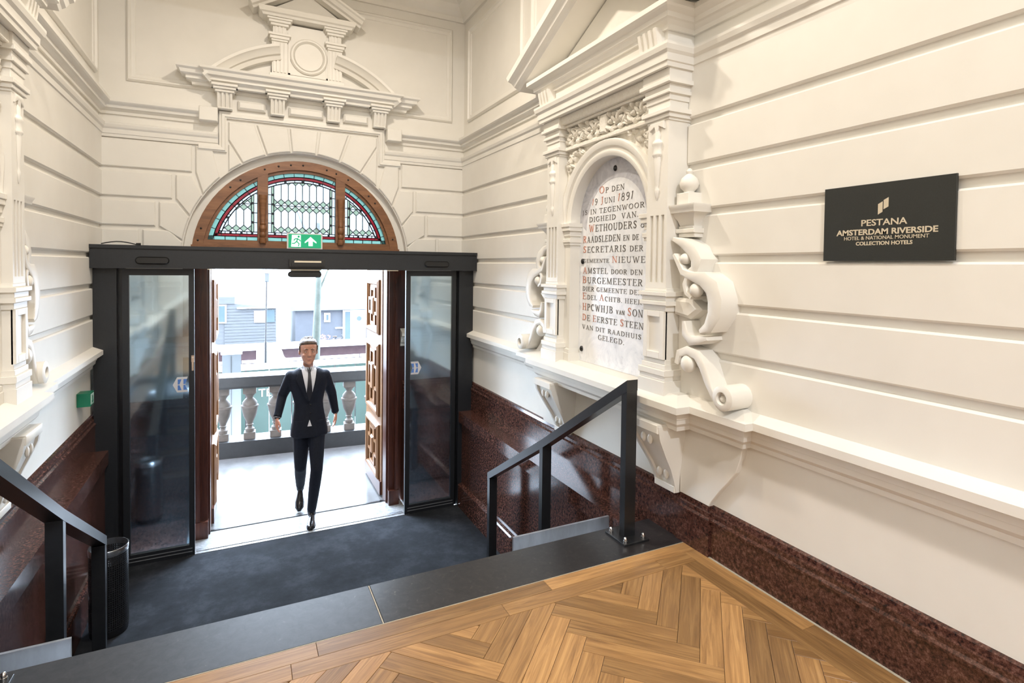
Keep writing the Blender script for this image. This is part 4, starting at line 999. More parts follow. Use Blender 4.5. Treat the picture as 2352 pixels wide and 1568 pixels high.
tag(MB().box(-.99, -.674, 2.985, 3.0, -.187, -.035).build('kick_panel', STEEL, base=(-.85, 3.0, -.187)), 'low grey metal panel behind the left handrail at the stair top', 'panel', 'metal panels beside the stairs')

# waste bin -----------------------------------------------------------------
bn = thing('waste_bin', 'black perforated metal waste bin with bright rim on the carpet', 'bin', (-.885, 4.93, ZL))
cx, cy, r = -.885, 4.93, .122; z0, z1 = ZL, -.475
b = MB(); b.lathe([(r*.97, 0), (r*.985, .03), (r*.985, .05)], (cx, cy, z0+.001), 28)
b.build('bottom_band', DARK, bn, smooth=True)
b = MB(); nn, hh = 56, 34
for i in range(nn):                        # real perforated mesh: crossing strips
    a = 2*PI*i/nn; da = 2*PI/nn*.28
    b.loft([[(cx+r*math.cos(a-da), cy+r*math.sin(a-da), z), (cx+r*math.cos(a+da), cy+r*math.sin(a+da), z), (cx+(r-.003)*math.cos(a+da), cy+(r-.003)*math.sin(a+da), z), (cx+(r-.003)*math.cos(a-da), cy+(r-.003)*math.sin(a-da), z)] for z in (z0+.05, z1-.04)], caps=False)
for j in range(hh):
    zz = z0+.055+(z1-z0-.10)*j/(hh-1)
    b.loft([[(cx+rr*math.cos(2*PI*k/28), cy+rr*math.sin(2*PI*k/28), zz+dz) for k in range(28)] for rr, dz in ((r, -.003), (r, .003), (r-.003, .003), (r-.003, -.003))], caps=False)
b.build('perforated_body', BLACK, bn)['kind'] = 'stuff'
b = MB(); b.loft([[(cx+rr*math.cos(2*PI*k/36), cy+rr*math.sin(2*PI*k/36), zz) for k in range(36)] for rr, zz in ((r-.004, z1-.045), (r+.002, z1-.045), (r+.004, z1-.004), (r+.001, z1), (r-.004, z1), (r-.006, z1-.045))], caps=False)
b.build('rim', mat('rim_steel', (.35, .36, .38), .2, .9), bn, smooth=True)
b = MB(); b.lathe([(r*.9, 0), (r*.92, .5)], (cx, cy, z0+.03), 24); b.build('liner', DARK, bn, smooth=True)

BRF = mat('facade_brick', (.20, .09, .06), .85); noise_mix(BRF, [(.3, (.17, .07, .05)), (.7, (.24, .12, .09))], 8, 5)
b = MB(); b.box(-14, -1.53, 6.3, 6.62, -3.0, 13); b.box(2.75, 15, 6.3, 6.62, -3.0, 13); b.box(-1.53, 2.75, 6.3, 6.62, 4.95, 13)
struct(b.build('wall_outer', BRF))
# ------------------------------------------------------------------ outside: landing, balustrade, quay
struct(MB().box(-3.0, 4.5, 6.36, 9.1, ZL-.2, ZL-.008).build('floor', LAND))
struct(MB().box(-.48, 1.68, 6.335, 6.362, ZL-.1, ZL+.012).build('trim_16', DARK))
b = MB()
for k in range(3): b.box(-.385, 1.60, 5.945+.02*k, 5.959+.02*k, ZL, ZL+.010)
struct(b.build('trim_17', STEEL))
WB = mat('balustrade_stone', (.13, .12, .105), .7); noise_mix(WB, [(.3, (.065, .058, .050)), (.7, (.11, .10, .088))], 6, 5)
DB = mat('dark_hardstone', (.022, .024, .026), .5); noise_mix(DB, [(.3, (.011, .013, .014)), (.7, (.018, .020, .022))], 12, 5)
bal = thing('balustrade', 'stone balustrade with turned balusters at the edge of the landing', 'balustrade', (.6, 8.7, ZL))
th = math.atan2(-.15, 2.05); ct, s_t = math.cos(th), math.sin(th)
def BM(a, w_, z): return (-.3+a*ct-w_*s_t, 8.66+a*s_t+w_*ct, z)
def bbox(mb, a0, a1, w0, w1, z0, z1): mb.loft([[BM(a0, w0, z), BM(a1, w0, z), BM(a1, w1, z), BM(a0, w1, z)] for z in (z0, z1)])
b = MB(); bbox(b, -1.4, 4.2, -.04, .34, -.115, .02); bbox(b, -1.4, 4.2, .0, .30, -.15, -.115); b.build('rail', DB, bal)
b = MB(); bbox(b, -1.4, 4.2, 0, .36, ZL-.01, -.90); b.build('plinth', DB, bal)
bprof = [(.055, .10), (.062, .13), (.062, .15), (.04, .165), (.036, .19), (.05, .21), (.04, .225), (.045, .25), (.085, .35), (.105, .45), (.108, .48), (.118, .485), (.118, .51), (.10, .52), (.098, .56), (.07, .60), (.045, .625), (.045, .64), (.07, .68), (.08, .70)]
for k in range(-3, 13):
    a = .05+k*.345; cxx, cyy, _ = BM(a, .16, 0)
    b = MB(); s_ = .745/.80; b.lathe([(r_, h_*s_) for r_, h_ in bprof], (cxx, cyy, -.90), 16)
    bbox(b, a-.075, a+.075, .085, .235, -.90, -.90+.10*s_); bbox(b, a-.085, a+.085, .075, .245, -.90+.70*s_, -.148)
    b.build('baluster', WB, bal, smooth=True)
GRD = mat('pavement', (.22, .23, .24), .8); noise_mix(GRD, [(.3, (.19, .20, .21)), (.7, (.25, .26, .27))], 2)
struct(MB().box(-60, 80, 9.2, 160, -3.0, -2.7).build('ground', GRD))
GRN = mat('green_hoarding', (.009, .058, .042), .55); noise_mix(GRN, [(.3, (.004, .026, .017)), (.7, (.007, .034, .024))], 1.5, 5)
fen = thing('green_fence', 'green painted board fence beyond the balustrade', 'fence', (1.2, 12, -2.7))
for k in range(14):
    x0 = -1.6+k*.42; MB().slab(rect(x0, x0+.405, -2.7, -.47), lambda a, z, v: (a, 12-v, z), 0, .03, .005).build('board', GRN, fen)
WHT = mat('white_painted', (.72, .74, .76), .5); noise_mix(WHT, [(.3, (.68, .70, .72)), (.7, (.76, .78, .80))], 3)
b = MB(); b.box(-1.6, 4.3, 11.9, 12.1, -.47, -.38); b.build('capping', WHT, fen)
b = MB(); b.box(.35, .58, 11.94, 11.972, -.98, -.90)
b = text_mesh('lettering', 'TE', .22, [WHT]); place_text(b, 'lettering', fen, (.30, 11.965, -1.02), (1, 0, 0), (0, 0, 1))
BRK = mat('maroon_cladding', (.06, .028, .030), .7); noise_mix(BRK, [(.3, (.034, .016, .020)), (.7, (.055, .032, .036))], 4, 6)
qw = thing('quay_wall', 'maroon quay wall with pale coping behind the green fence', 'wall', (1.5, 16, -2.7))
MB().box(-3, 7, 16, 16.3, -2.7, -.66).build('wall_face', BRK, qw)
MB().box(-3, 7, 15.9, 16.4, -.66, -.54).build('coping', WHT, qw)
for x0, x1 in ((-3, -.02), (0, 3.0), (3.02, 7)): MB().box(x0, x1, 15.97, 16.0, -1.0, -.92).build('ledge', WHT, qw)
LGR = mat('light_grey_metal', (.13, .15, .16), .5); noise_mix(LGR, [(.3, (.062, .075, .082)), (.7, (.075, .088, .095))], 3)
cb = thing('utility_cabinet', 'light grey utility cabinet with rounded top left of the fence', 'cabinet', (-.16, 11, -2.7))
MB().box(-.31, -.01, 10.95, 11.2, -2.7, 0.0).build('casing', LGR, cb); MB().box(-.17, -.16, 10.94, 10.95, -2.5, -.03).build('door_seam', DB, cb)
b = MB(); b.box(-.33, .01, 10.93, 11.22, 0, .03); b.build('lid', WHT, cb)
vn = thing('covered_load', 'white covered load on the quay behind the fence', 'cover', (.7, 15, -2.7))
MB().loft([[(x*1.0, 15+dy, z) for x, z in ((.30, -2.7), (1.15, -2.7), (1.10, -.92), (.98, -.78), (.93, -.62), (.62, -.56), (.34, -.60))] for dy in (0, .5)]).build('tarpaulin', WHT, vn)
# street lamp
sl = thing('street_lamp', 'slim street lamp with square lantern on the quay', 'street lamp', (.50, 14, -2.7))
MB().tube([(.49, 14, -2.7), (.50, 14, -.2)], .028, 10).build('pole', DB, sl); MB().tube([(.50, 14, -.2), (.52, 14, 1.2)], .016, 8).build('pole', DB, sl)
MB().lathe([(.05, 0), (.08, .02), (.08, .19), (.09, .20), (.02, .24)], (.525, 14, 1.19), 12).build('lantern', LGR, sl)
# tree
TRK = mat('plane_tree_bark', (.10, .12, .09), .9); noise_mix(TRK, [(.3, (.04, .055, .045)), (.5, (.06, .075, .065)), (.7, (.08, .095, .08))], 4, 5, bump=.5, bdist=.03)
tr = thing('tree', 'pale barked tree trunk rising behind the fence', 'tree', (1.62, 14, -2.7))
MB().tube([(1.58, 14, -2.7), (1.60, 14, -.6), (1.63, 14, .3), (1.66, 14, 1.2), (1.64, 14, 2.6)], [.15, .10, .085, .07, .05], 12).build('trunk', TRK, tr, smooth=True)
MB().tube([(1.67, 14, .95), (1.90, 14.1, 1.5), (2.2, 14.2, 2.3)], [.03, .02, .012], 8).build('branch', TRK, tr, smooth=True)
MB().tube([(1.64, 14, 1.6), (1.35, 13.9, 2.4), (1.1, 13.9, 3.0)], [.03, .02, .01], 8).build('branch', TRK, tr, smooth=True)
# houseboats
CL1 = mat('weathered_cladding', (.12, .13, .14), .8); noise_mix(CL1, [(.3, (.034, .036, .038)), (.7, (.050, .053, .056))], 3, 4, stretch=(1, 1, 14))
CL2 = mat('slate_blue_cladding', (.07, .08, .10), .7); noise_mix(CL2, [(.3, (.025, .028, .034)), (.7, (.032, .035, .042))], 3)
WG = mat('window_glass_dark', (.07, .11, .12), .2); noise_mix(WG, [(.3, (.03, .045, .052)), (.7, (.04, .058, .065))], 1)
hb = thing('houseboat', 'grey weatherboarded houseboat at left with a white window', 'houseboat', (0, 30, -2.7), 'houseboats across the water')
F30 = lambda a, z, v: (a, 30-v, z)
MB().slab([(-4, -2.7), (1.55, -2.7), (1.55, -.58), (-.28, -.36), (-4, -.36)], F30, -4, 0).build('hull_wall', CL1, hb)
for k in range(15):
    z0 = -2.65+k*.145; xe = 1.53
    MB().slab(rect(-.75, xe, z0, z0+.135) if z0+.135 < -.62 else [(-.75, z0), (xe*.55, z0), (.2, z0+.1), (-.75, z0+.12)], F30, 0, .03, .01).build('board', CL1, hb)
MB().box(-4, -.30, 29.95, 32, -.36, -.02).build('roof_box', CL1, hb)
MB().box(-.2, 1.6, 29.85, 30.0, -.60, -.54).build('eaves', WHT, hb)
f_ = MB().box(.55, 1.05, 29.93, 30, -1.30, -.72).build('window', WHT, hb); MB().box(1.06, 1.48, 29.93, 30, -1.30, -.68).build('window', WG, hb)
f_ = MB().box(-1.25, -.66, 29.92, 30, -1.28, -.40).build('window', WHT, hb); MB().box(-1.2, -.72, 29.90, 29.92, -1.23, -.45).build('pane', WG, f_)
h2 = thing('houseboat', 'slate blue houseboat at right with a white door and round porthole', 'houseboat', (4, 30, -2.7), 'houseboats across the water')
MB().box(2.46, 9, 30, 34, -2.7, -.76).build('hull_wall', CL2, h2)
MB().box(2.2, 9.2, 29.8, 34.2, -.76, -.52).build('flat_roof', LGR, h2)
f_ = MB().box(3.84, 4.14, 29.93, 30, -1.38, -.92).build('window', WHT, h2); MB().box(3.93, 4.05, 29.91, 29.93, -1.29, -1.0).build('pane', WG, f_)
f_ = MB().box(4.78, 5.95, 29.9, 30, -2.6, -.79).build('door', WHT, h2); MB().box(4.87, 5.15, 29.88, 29.9, -2.35, -.86).build('pane', WG, f_)
MB().loft([[(5.60+.13*math.cos(k*PI/8), yy, -1.24+.13*math.sin(k*PI/8)) for k in range(16)] for yy in (29.86, 29.9)]).build('porthole', WG, f_)
MB().box(4.4, 4.75, 29.93, 30, -1.75, -1.68).build('house_number_plate', WHT, h2)
LGF = mat('houseboat_white_side', (.74, .76, .78), .6); noise_mix(LGF, [(.3, (.72, .74, .76)), (.7, (.78, .80, .82))], 2)
# flowers and bicycle on the quay
GRF = mat('leaf_green', (.10, .25, .10), .6); noise_mix(GRF, [(.3, (.07, .2, .07)), (.7, (.14, .3, .13))], 20)
PNK = mat('pink_petals', (.75, .16, .20), .6); noise_mix(PNK, [(.3, (.7, .12, .16)), (.7, (.8, .25, .3))], 20)
TER = mat('white_planter', (.6, .6, .6), .6); noise_mix(TER, [(.3, (.55, .55, .55)), (.7, (.65, .65, .65))], 8)
for i, (px, hz, lb) in enumerate(((2.56, .30, 'tall planter of pink flowers behind the man’s head'), (3.04, .18, 'low planter of pink flowers next to the bicycle'))):
    lb = lb.replace('’', "'")
    t = thing('flower_planter', lb, 'planter', (px, 20, -1.72), 'flower planters on the mooring deck')
    MB().lathe([(.09, 0), (.13, .38), (.15, .42), (.12, .42), (.10, .38)], (px, 20, -1.72), 12).build('pot', TER, t)
    rn = random.Random(i); f1, f2 = MB(), MB()
    for k in range(70):
        a, rr, zz = rn.random()*6.28, rn.random()**.5*.19, rn.random()*hz*1.6
        c = Vector((px+rr*math.cos(a), 20+rr*math.sin(a), -1.28+zz)); sdx = rn.random()*.04+.02; q = [c+Vector((rn.uniform(-1, 1), rn.uniform(-1, 1), rn.uniform(-1, 1))).normalized()*sdx for _ in range(4)]
        (f2 if zz > hz*.6 else f1).add(q, [(0, 1, 2), (0, 2, 3), (0, 3, 1), (1, 3, 2)])
    f1.build('foliage', GRF, t)['kind'] = 'stuff'; f2.build('blossom', PNK, t)['kind'] = 'stuff'
BZ = -1.725
bk = thing('bicycle', 'parked bicycle against the slate blue houseboat', 'bicycle', (3.15, 21, -1.72))
def wheel(c, r): return MB().loft([[(c[0]+(r+dr)*math.cos(2*PI*k/24), c[1]+dy, c[2]+(r+dr)*math.sin(2*PI*k/24)) for k in range(25)] for dr, dy in ((0, -.015), (.02, 0), (0, .015), (-.02, 0), (0, -.015))], caps=False, closed=False)
for c in ((2.90, 21, -1.43), (3.42, 21, -1.43)): wheel(c, .26).build('wheel', DARK, bk)
b = MB()
for P in (((2.90, 21, -1.43), (3.08, 21, -1.08)), ((3.08, 21, -1.08), (3.32, 21, -1.08)), ((3.08, 21, -1.08), (3.17, 21, -1.43)), ((3.17, 21, -1.43), (3.36, 21, -1.05)), ((3.42, 21, -1.43), (3.34, 21, -1.0)), ((2.90, 21, -1.43), (3.17, 21, -1.43)), ((3.30, 21, -.98), (3.38, 21, -.96))): b.tube(P, .014, 6)
b.build('frame', DB, bk); MB().box(3.0, 3.14, 20.96, 21.04, -1.05, -1.02).build('saddle', DARK, bk)
tag(MB().box(2.0, 4.4, 19.4, 21.6, -2.7, -1.725).build('mooring_deck', TER, base=(3.1, 20.5, -2.7)), 'pale mooring deck under the planters and the bicycle', 'deck')

# ------------------------------------------------------------------ the man in the doorway
SUIT = mat('navy_suit_cloth', (.010, .014, .030), .75, spec=.3); noise_mix(SUIT, [(.3, (.004, .006, .013)), (.7, (.007, .010, .020))], 60, 3, bump=.15)
SHIRT = mat('white_shirt', (.72, .74, .80), .7); noise_mix(SHIRT, [(.3, (.68, .70, .77)), (.7, (.76, .78, .84))], 30)
TIE = mat('black_tie', (.012, .012, .018), .5); noise_mix(TIE, [(.3, (.010, .010, .015)), (.7, (.018, .018, .026))], 60)
SKIN = mat('skin', (.52, .27, .19), .5); SKIN.node_tree.nodes['Principled BSDF'].inputs['Subsurface Weight'].default_value = .1
noise_mix(SKIN, [(.3, (.47, .22, .15)), (.7, (.57, .31, .22))], 14, 4)
HAIR = mat('brown_hair', (.09, .055, .035), .6); noise_mix(HAIR, [(.3, (.05, .032, .022)), (.7, (.16, .11, .075))], 25, 4, stretch=(1, 1, .2), bump=.6, bdist=.01)
SHOE = mat('black_leather_shoe', (.012, .012, .014), .15); noise_mix(SHOE, [(.3, (.010, .010, .012)), (.7, (.018, .018, .020))], 20)
EYEW = mat('eye_white', (.7, .7, .68), .2); IRIS = mat('iris', (.04, .03, .02), .2)
man = thing('person', 'man in a dark navy suit, white shirt and black tie striding in through the doorway', 'person', (.66, 6.05, ZL))
def fuse(mb, name, M, vox, parent=man, it=6, fac=.6):
    o = mb.build('tmp', M, None); md = o.modifiers.new('r', 'REMESH'); md.mode = 'VOXEL'; md.voxel_size = vox*K; md.use_smooth_shade = True
    sm = o.modifiers.new('s', 'SMOOTH'); sm.iterations = it; sm.factor = fac
    bpy.context.view_layer.update(); dg = bpy.context.evaluated_depsgraph_get(); me = bpy.data.meshes.new_from_object(o.evaluated_get(dg)); bpy.data.objects.remove(o)
    me.transform(Matrix.Translation(-Vector(parent['_b'])*K)); me.materials.clear(); me.materials.append(M)
    for p in me.polygons: p.use_smooth = True
    r = bpy.data.objects.new(name, me); C.objects.link(r); r.parent = parent; r['_b'] = tuple(parent['_b']); return r
def ell(c, rx, ry, n=20, tilt=0.0, e=2.0):
    o = []
    for k in range(n):
        a = 2*PI*k/n; ca, sa = math.cos(a), math.sin(a)
        x = rx*math.copysign(abs(ca)**(2/e), ca); y = ry*math.copysign(abs(sa)**(2/e), sa)
        o.append((c[0]+x, c[1]+y, c[2]+tilt*y))
    return o
TC = [(-.17, .648, 6.125, .200, .142), (-.10, .648, 6.128, .197, .142), (.0, .646, 6.13, .180, .134), (.12, .643, 6.13, .158, .120), (.20, .641, 6.13, .153, .118), (.30, .638, 6.125, .172, .128), (.40, .636, 6.12, .200, .138), (.47, .635, 6.12, .203, .132), (.525, .634, 6.12, .190, .112), (.562, .633, 6.115, .140, .092), (.59, .632, 6.11, .088, .075)]
def tor(z, k):
    for a, b2 in zip(TC[:-1], TC[1:]):
        if a[0] <= z <= b2[0]: f = (z-a[0])/(b2[0]-a[0]); return a[k]+(b2[k]-a[k])*f
    return TC[-1][k] if z > 0 else TC[0][k]
def front(x, z, off):
    cx_, cy_, rx_, ry_ = (tor(z, k) for k in (1, 2, 3, 4)); u = max(-.98, min(.98, (x-cx_)/rx_)); return (x, cy_-ry_*(1-abs(u)**2.3)**(1/2.3)-off, z)
SHL, ELL, WRL = (.462, 6.125, .487), (.375, 6.215, .270), (.318, 6.115, .055)
SHR, ELR, WRR = (.808, 6.125, .478), (.902, 6.225, .255), (.948, 6.245, .020)
HPL, KNL, ANL = (.568, 6.135, -.08), (.560, 6.155, -.53), (.590, 6.50, -.865)
HPR, KNR, ANR = (.728, 6.12, -.08), (.712, 5.985, -.525), (.668, 6.065, -1.0)
def L3(a, b2, f): return tuple(a[i]+(b2[i]-a[i])*f for i in range(3))
def limb(mb, P, Rr, n=12):
    mb.tube(P, Rr, n)
    for p, r_ in zip(P, Rr): mb.ball(p, r_*.99, n=8)
# hands: palm + five unequal, curled fingers each
def hand(mb, wr, down, thumb_side, palm_n):
    D = Vector(down).normalized(); Nn = Vector(palm_n); Nn = (Nn-D*Nn.dot(D)).normalized(); S = Vector(thumb_side); S = (S-D*S.dot(D)-Nn*S.dot(Nn)).normalized()
    W_ = Vector(wr)
    rings = []
    for f, hw, ht in ((-.03, .024, .020), (.0, .026, .020), (.03, .036, .018), (.06, .043, .017), (.085, .042, .014), (.095, .036, .010)):
        c = W_+D*f; rings.append([tuple(c+S*hw*math.cos(a)+Nn*ht*math.sin(a)) for a in [2*PI*k/12 for k in range(12)]])
    mb.loft(rings)
    for i, (o_, ln, curl) in enumerate(((.031, .080, .35), (.011, .090, .45), (-.010, .083, .55), (-.030, .066, .62))):
        p = W_+D*.082+S*o_; d = D.copy(); P = [W_+D*.05+S*o_*.9, p]
        for seg in (.46, .30, .24):
            d = (d*math.cos(curl)+Nn*math.sin(curl)).normalized() if seg != .46 else (d*math.cos(curl*.5)+Nn*math.sin(curl*.5)).normalized()
            p = p+d*ln*seg; P.append(p.copy())
        mb.tube([tuple(q) for q in P], [.0105, .0105, .0098, .009, .0068], 8)
    p = W_+D*.025+S*.022; P = [p, p+(D*.55+S*.75).normalized()*.035+Nn*.006, p+(D*.8+S*.6).normalized()*.066+Nn*.016, p+(D*.95+S*.35).normalized()*.092+Nn*.026]
    mb.tube([tuple(q) for q in P], [.014, .0125, .0105, .007], 8)
# body: head, neck, trunk, arms, hands, legs in one fused surface
HC = Vector((.630, 6.062, .770))
bd = MB()
HR = [(-.132, .032, .036, -.054), (-.118, .050, .058, -.042), (-.095, .063, .080, -.024), (-.06, .075, .097, -.008), (-.02, .083, .107, 0), (.02, .088, .115, .004), (.06, .088, .117, .006), (.090, .078, .104, .008), (.112, .056, .076, .010), (.125, .026, .036, .010)]
bd.loft([ell((HC.x, HC.y+dy, HC.z+dz), rx_, ry_, 20) for dz, rx_, ry_, dy in HR])
bd.loft([[(HC.x+x, HC.y+y, HC.z+z) for x, y, z in r_] for r_ in (
    [(-.010, -.112, .020), (.010, -.112, .020), (.007, -.09, .022), (-.007, -.09, .022)], [(-.012, -.128, -.015), (.012, -.128, -.015), (.012, -.09, -.015), (-.012, -.09, -.015)],
    [(-.019, -.134, -.038), (.019, -.134, -.038), (.016, -.09, -.045), (-.016, -.09, -.045)], [(-.014, -.110, -.052), (.014, -.110, -.052), (.010, -.09, -.052), (-.010, -.09, -.052)])])
for s in (-1, 1):
    bd.ball((HC.x+s*.030, HC.y-.098, HC.z+.026), .030, .014, .010, 8)            # brow
    bd.ball((HC.x+s*.046, HC.y-.076, HC.z-.034), .022, .022, .018, 8)            # cheek
    bd.ball((HC.x+s*.031, HC.y-.093, HC.z+.013), .019, .012, .0045, 8)           # upper lid
    bd.ball((HC.x+s*.031, HC.y-.092, HC.z-.008), .018, .012, .0045, 8)           # lower lid
    bd.ball((HC.x+s*.090, HC.y+.012, HC.z-.010), .012, .022, .034, 8)            # ear
bd.ball((HC.x, HC.y-.098, HC.z-.075), .028, .014, .006, 8); bd.ball((HC.x, HC.y-.095, HC.z-.087), .024, .014, .008, 8)
bd.ball((HC.x, HC.y-.088, HC.z-.122), .026, .022, .018, 8)
bd.tube([(.632, 6.11, .50), (.631, 6.095, .60), (.630, 6.075, .68)], [.066, .056, .056], 14)
bd.loft([ell((c[1], c[2], c[0]), c[3]-.022, c[4]-.02, 20, e=2.3) for c in TC])
for sh, el_, wr_ in ((SHL, ELL, WRL), (SHR, ELR, WRR)): limb(bd, [sh, el_, L3(el_, wr_, .5), wr_], [.050, .038, .034, .024])
for hp, kn, an in ((HPL, KNL, ANL), (HPR, KNR, ANR)): limb(bd, [hp, L3(hp, kn, .5), kn, L3(kn, an, .35), an], [.085, .070, .052, .050, .034])
hand(bd, WRL, (-.10, -.35, -1), (.25, -1, 0), (1, .2, 0)); hand(bd, WRR, (.02, -.10, -1), (-.2, -1, 0), (-1, .15, 0))
body = fuse(bd, 'body', SKIN, .0065, it=3, fac=.5)
for s in (-1, 1):
    MB().ball((HC.x+s*.031, HC.y-.0925, HC.z+.003), .0125, .0105, .0075, 10).build('eye', EYEW, man, smooth=True)
    MB().ball((HC.x+s*.031, HC.y-.1000, HC.z+.002), .0055, .0040, .0055, 8).build('iris', IRIS, man, smooth=True)
    MB().tube([(HC.x+s*.012, HC.y-.110, HC.z+.028), (HC.x+s*.032, HC.y-.112, HC.z+.034), (HC.x+s*.052, HC.y-.098, HC.z+.028)], [.003, .0055, .003], 6).build('eyebrow', HAIR, man, smooth=True)
LIP = mat('lips', (.42, .15, .12), .45); MB().tube([(HC.x-.024, HC.y-.103, HC.z-.081), (HC.x, HC.y-.112, HC.z-.080), (HC.x+.024, HC.y-.103, HC.z-.081)], [.002, .0045, .002], 6).build('mouth', LIP, man, smooth=True)
# hair, combed back and a little tousled
hr_ = MB(); rn = random.Random(5)
hr_.loft([ell((HC.x, HC.y+dy, HC.z+dz), rx_, ry_, 20) for dz, rx_, ry_, dy in ((-.055, .070, .060, .052), (-.02, .086, .070, .050), (.02, .094, .078, .046), (.05, .096, .090, .038), (.075, .096, .112, .020), (.095, .090, .120, .008), (.118, .074, .104, .006), (.134, .048, .072, .010), (.142, .022, .034, .012))])
for s in (-1, 1): hr_.tube([(HC.x+s*.086, HC.y-.015, HC.z+.06), (HC.x+s*.087, HC.y-.018, HC.z+.02), (HC.x+s*.084, HC.y-.018, HC.z-.012)], [.016, .012, .005], 8)
for k in range(90):
    a = rn.uniform(-PI, PI); e_ = rn.uniform(.25, 1.3); p = Vector((math.cos(a)*math.cos(e_)*.086, math.sin(a)*math.cos(e_)*.108+.01, math.sin(e_)*.088+.045))+HC
    if p.y < HC.y-.06 and p.z < HC.z+.085: continue
    d = Vector((rn.uniform(-.3, .3), .9, rn.uniform(.0, .6))).normalized()*.045
    hr_.tube([tuple(p), tuple(p+d*.5+Vector((0, 0, .014))), tuple(p+d)], [.011, .009, .003], 6)
fuse(hr_, 'hair', HAIR, .005, it=1, fac=.4)
# jacket
jk = MB(); jk.loft([ell((c[1], c[2], c[0]), c[3], c[4], 24, e=2.3) for c in TC])
for sh, el_, wr_ in ((SHL, ELL, WRL), (SHR, ELR, WRR)):
    limb(jk, [L3(sh, (.635, 6.12, .49), .22), sh, L3(sh, el_, .5), el_, L3(el_, wr_, .5), L3(el_, wr_, .93)], [.068, .074, .062, .054, .048, .042])
    jk.tube([L3(el_, wr_, .90), L3(el_, wr_, .95)], [.046, .046], 12)
fuse(jk, 'jacket', SUIT, .009, it=5)
def patch(name, M, edge, off, th=.004, rows=14, cols=6):
    """edge(z)->(xl,xr); a thin cloth panel following the chest"""
    b_ = MB(); z0, z1 = edge['z']; rings = []
    for i in range(rows+1):
        z = z0+(z1-z0)*i/rows; xl, xr = edge['x'](z)
        fr_ = [front(xl+(xr-xl)*j/cols, z, off) for j in range(cols+1)]; bk_ = [front(xl+(xr-xl)*j/cols, z, off-th) for j in range(cols, -1, -1)]; rings.append(fr_+bk_)
    b_.loft(rings); return b_.build(name, M, man, smooth=True)
cx0 = .636
patch('shirt', SHIRT, {'z': (.235, .585), 'x': lambda z: (cx0-.004-.085*((z-.235)/.35)**.8, cx0+.004+.085*((z-.235)/.35)**.8)}, .006)
patch('tie', TIE, {'z': (.235, .56), 'x': lambda z: (cx0-(.006+.024*(1-abs((z-.235)/.325-.25))), cx0+(.006+.024*(1-abs((z-.235)/.325-.25))))}, .012, .005, cols=4)
MB().loft([[front(cx0+sx*w_, z, o_) for sx, o_ in ((-1, .022), (1, .022), (1, .008), (-1, .008))] for z, w_ in ((.548, .014), (.590, .024))]).build('tie_knot', TIE, man)
for s in (-1, 1):
    patch('lapel', SUIT, {'z': (.225, .575), 'x': (lambda s: lambda z: tuple(sorted((cx0+s*(.002+.078*((z-.235)/.34 if z > .235 else 0)**.8), cx0+s*(.018+.078*((z-.235)/.34 if z > .235 else 0)**.8+.060*min(1, (z-.22)/.24)*(1 if z < .47 else max(.25, 1-(z-.47)/.13)))))))(s)}, .014, .010, cols=4)
    MB().loft([[(cx0+s*x, y, z) for x, y, z in r_] for r_ in ([(.006, 6.005, .575), (.006, 6.000, .600), (.010, 6.012, .600), (.010, 6.016, .575)], [(.045, 6.020, .560), (.045, 6.030, .603), (.049, 6.036, .603), (.049, 6.030, .560)], [(.072, 6.075, .575), (.068, 6.080, .622), (.062, 6.085, .622), (.066, 6.080, .575)])]).build('collar', SHIRT, man)
    el_, wr_ = ((ELL, WRL), (ELR, WRR))[0 if s < 0 else 1]
    MB().tube([L3(el_, wr_, .93), L3(el_, wr_, 1.0)], [.037, .036], 14).build('cuff', SHIRT, man, smooth=True)
patch('shirt_hem', SHIRT, {'z': (-.04, .03), 'x': lambda z: (cx0+.002-.022*(.03-z)/.07, cx0+.002+.022*(.03-z)/.07)}, .006, rows=4, cols=3)
patch('jacket_front_edge', SUIT, {'z': (.03, .235), 'x': lambda z: (cx0-.002, cx0+.020)}, .010, .008, rows=6, cols=2)
for z in (.19, .10): MB().ball(front(cx0+.012, z, .013), .009, .004, .009, 8).build('button', DARK, man)
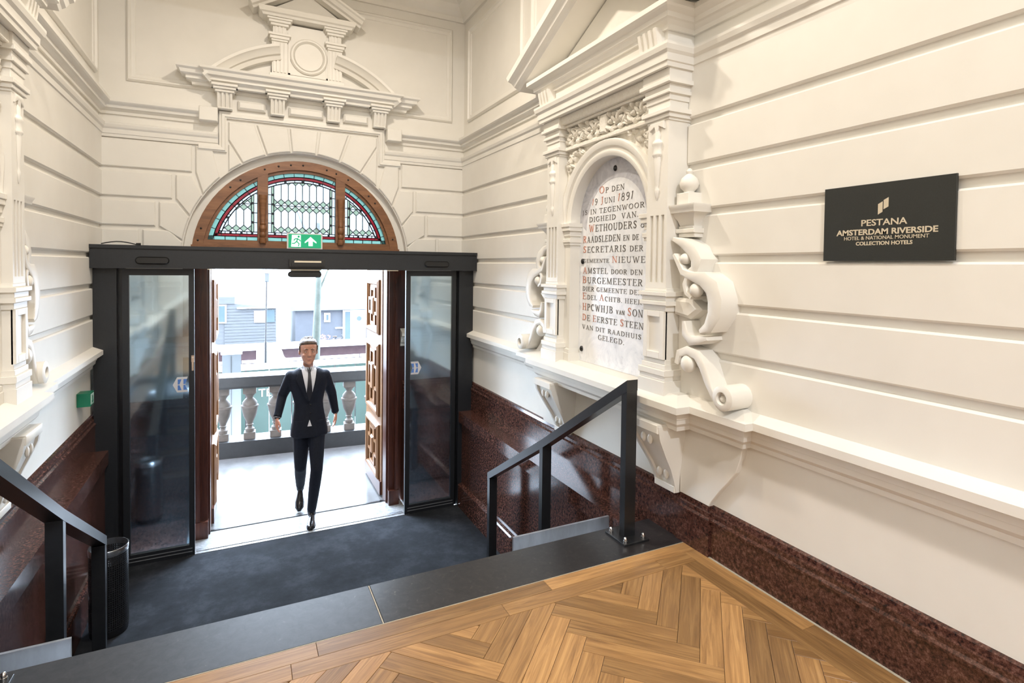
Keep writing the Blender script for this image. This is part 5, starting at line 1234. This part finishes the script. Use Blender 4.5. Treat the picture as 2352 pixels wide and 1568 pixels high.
for s in (-1, 1): patch('pocket_flap', SUIT, {'z': (-.02, .015), 'x': (lambda s: lambda z: tuple(sorted((cx0+s*.075, cx0+s*.155))))(s)}, .008, .006, rows=2, cols=3)
# trousers
tr_ = MB(); tr_.loft([ell((.648, 6.13, z), rx_, ry_, 20, e=2.3) for z, rx_, ry_ in ((.10, .150, .108), (.0, .165, .118), (-.10, .175, .122), (-.17, .165, .115))])
for hp, kn, an, in ((HPL, KNL, ANL), (HPR, KNR, ANR)):
    limb(tr_, [hp, L3(hp, kn, .45), kn, L3(kn, an, .35), L3(kn, an, .97)], [.098, .085, .066, .064, .050])
fuse(tr_, 'trousers', SUIT, .009, it=5)
def shoe(an, heel, toe):
    """lofted shoe from heel to toe with a sole"""
    b_ = MB(); H, T = Vector(heel), Vector(toe); D = (T-H).normalized(); A = Vector(an); Up_ = (A-H); Up_ = (Up_-D*Up_.dot(D)).normalized(); S = D.cross(Up_)
    Ln = .305; rings = []
    for f, hw, hh in ((-.02, .018, .040), (.0, .030, .062), (.10, .036, .082), (.30, .036, .088), (.45, .040, .064), (.65, .048, .048), (.82, .046, .040), (.93, .034, .032), (1.0, .014, .018)):
        c = H+D*Ln*f; rings.append([tuple(c+S*hw*math.cos(a)+Up_*(max(0, math.sin(a))*hh+min(0, math.sin(a))*.008)) for a in [2*PI*k/16 for k in range(16)]])
    b_.loft(rings); b_.tube([tuple(H+D*.06+Up_*.05), tuple(L3(an, tuple(H+D*.06+Up_*.05), -.35))], [.044, .046], 12)
    o = fuse(b_, 'shoe', SHOE, .006, it=2)
    s_ = MB(); P = [(-.03, .018), (.0, .032), (.3, .034), (.65, .050), (.85, .046), (1.0, .016)]
    top = [H+D*Ln*f+S*w_ for f, w_ in P]+[H+D*Ln*f-S*w_ for f, w_ in P[::-1]]
    s_.loft([[tuple(p-Up_*.004) for p in top], [tuple(p-Up_*.014) for p in top]]); s_.build('sole', DARK, man)
ANR0 = ANR
shoe(ANR, (.688, 6.125, -1.096), (.628, 5.83, -1.105)); shoe(ANL, (.600, 6.595, -.905), (.570, 6.40, -1.09))

man.scale = (.955, .955, .965); man.location.y += .10*K
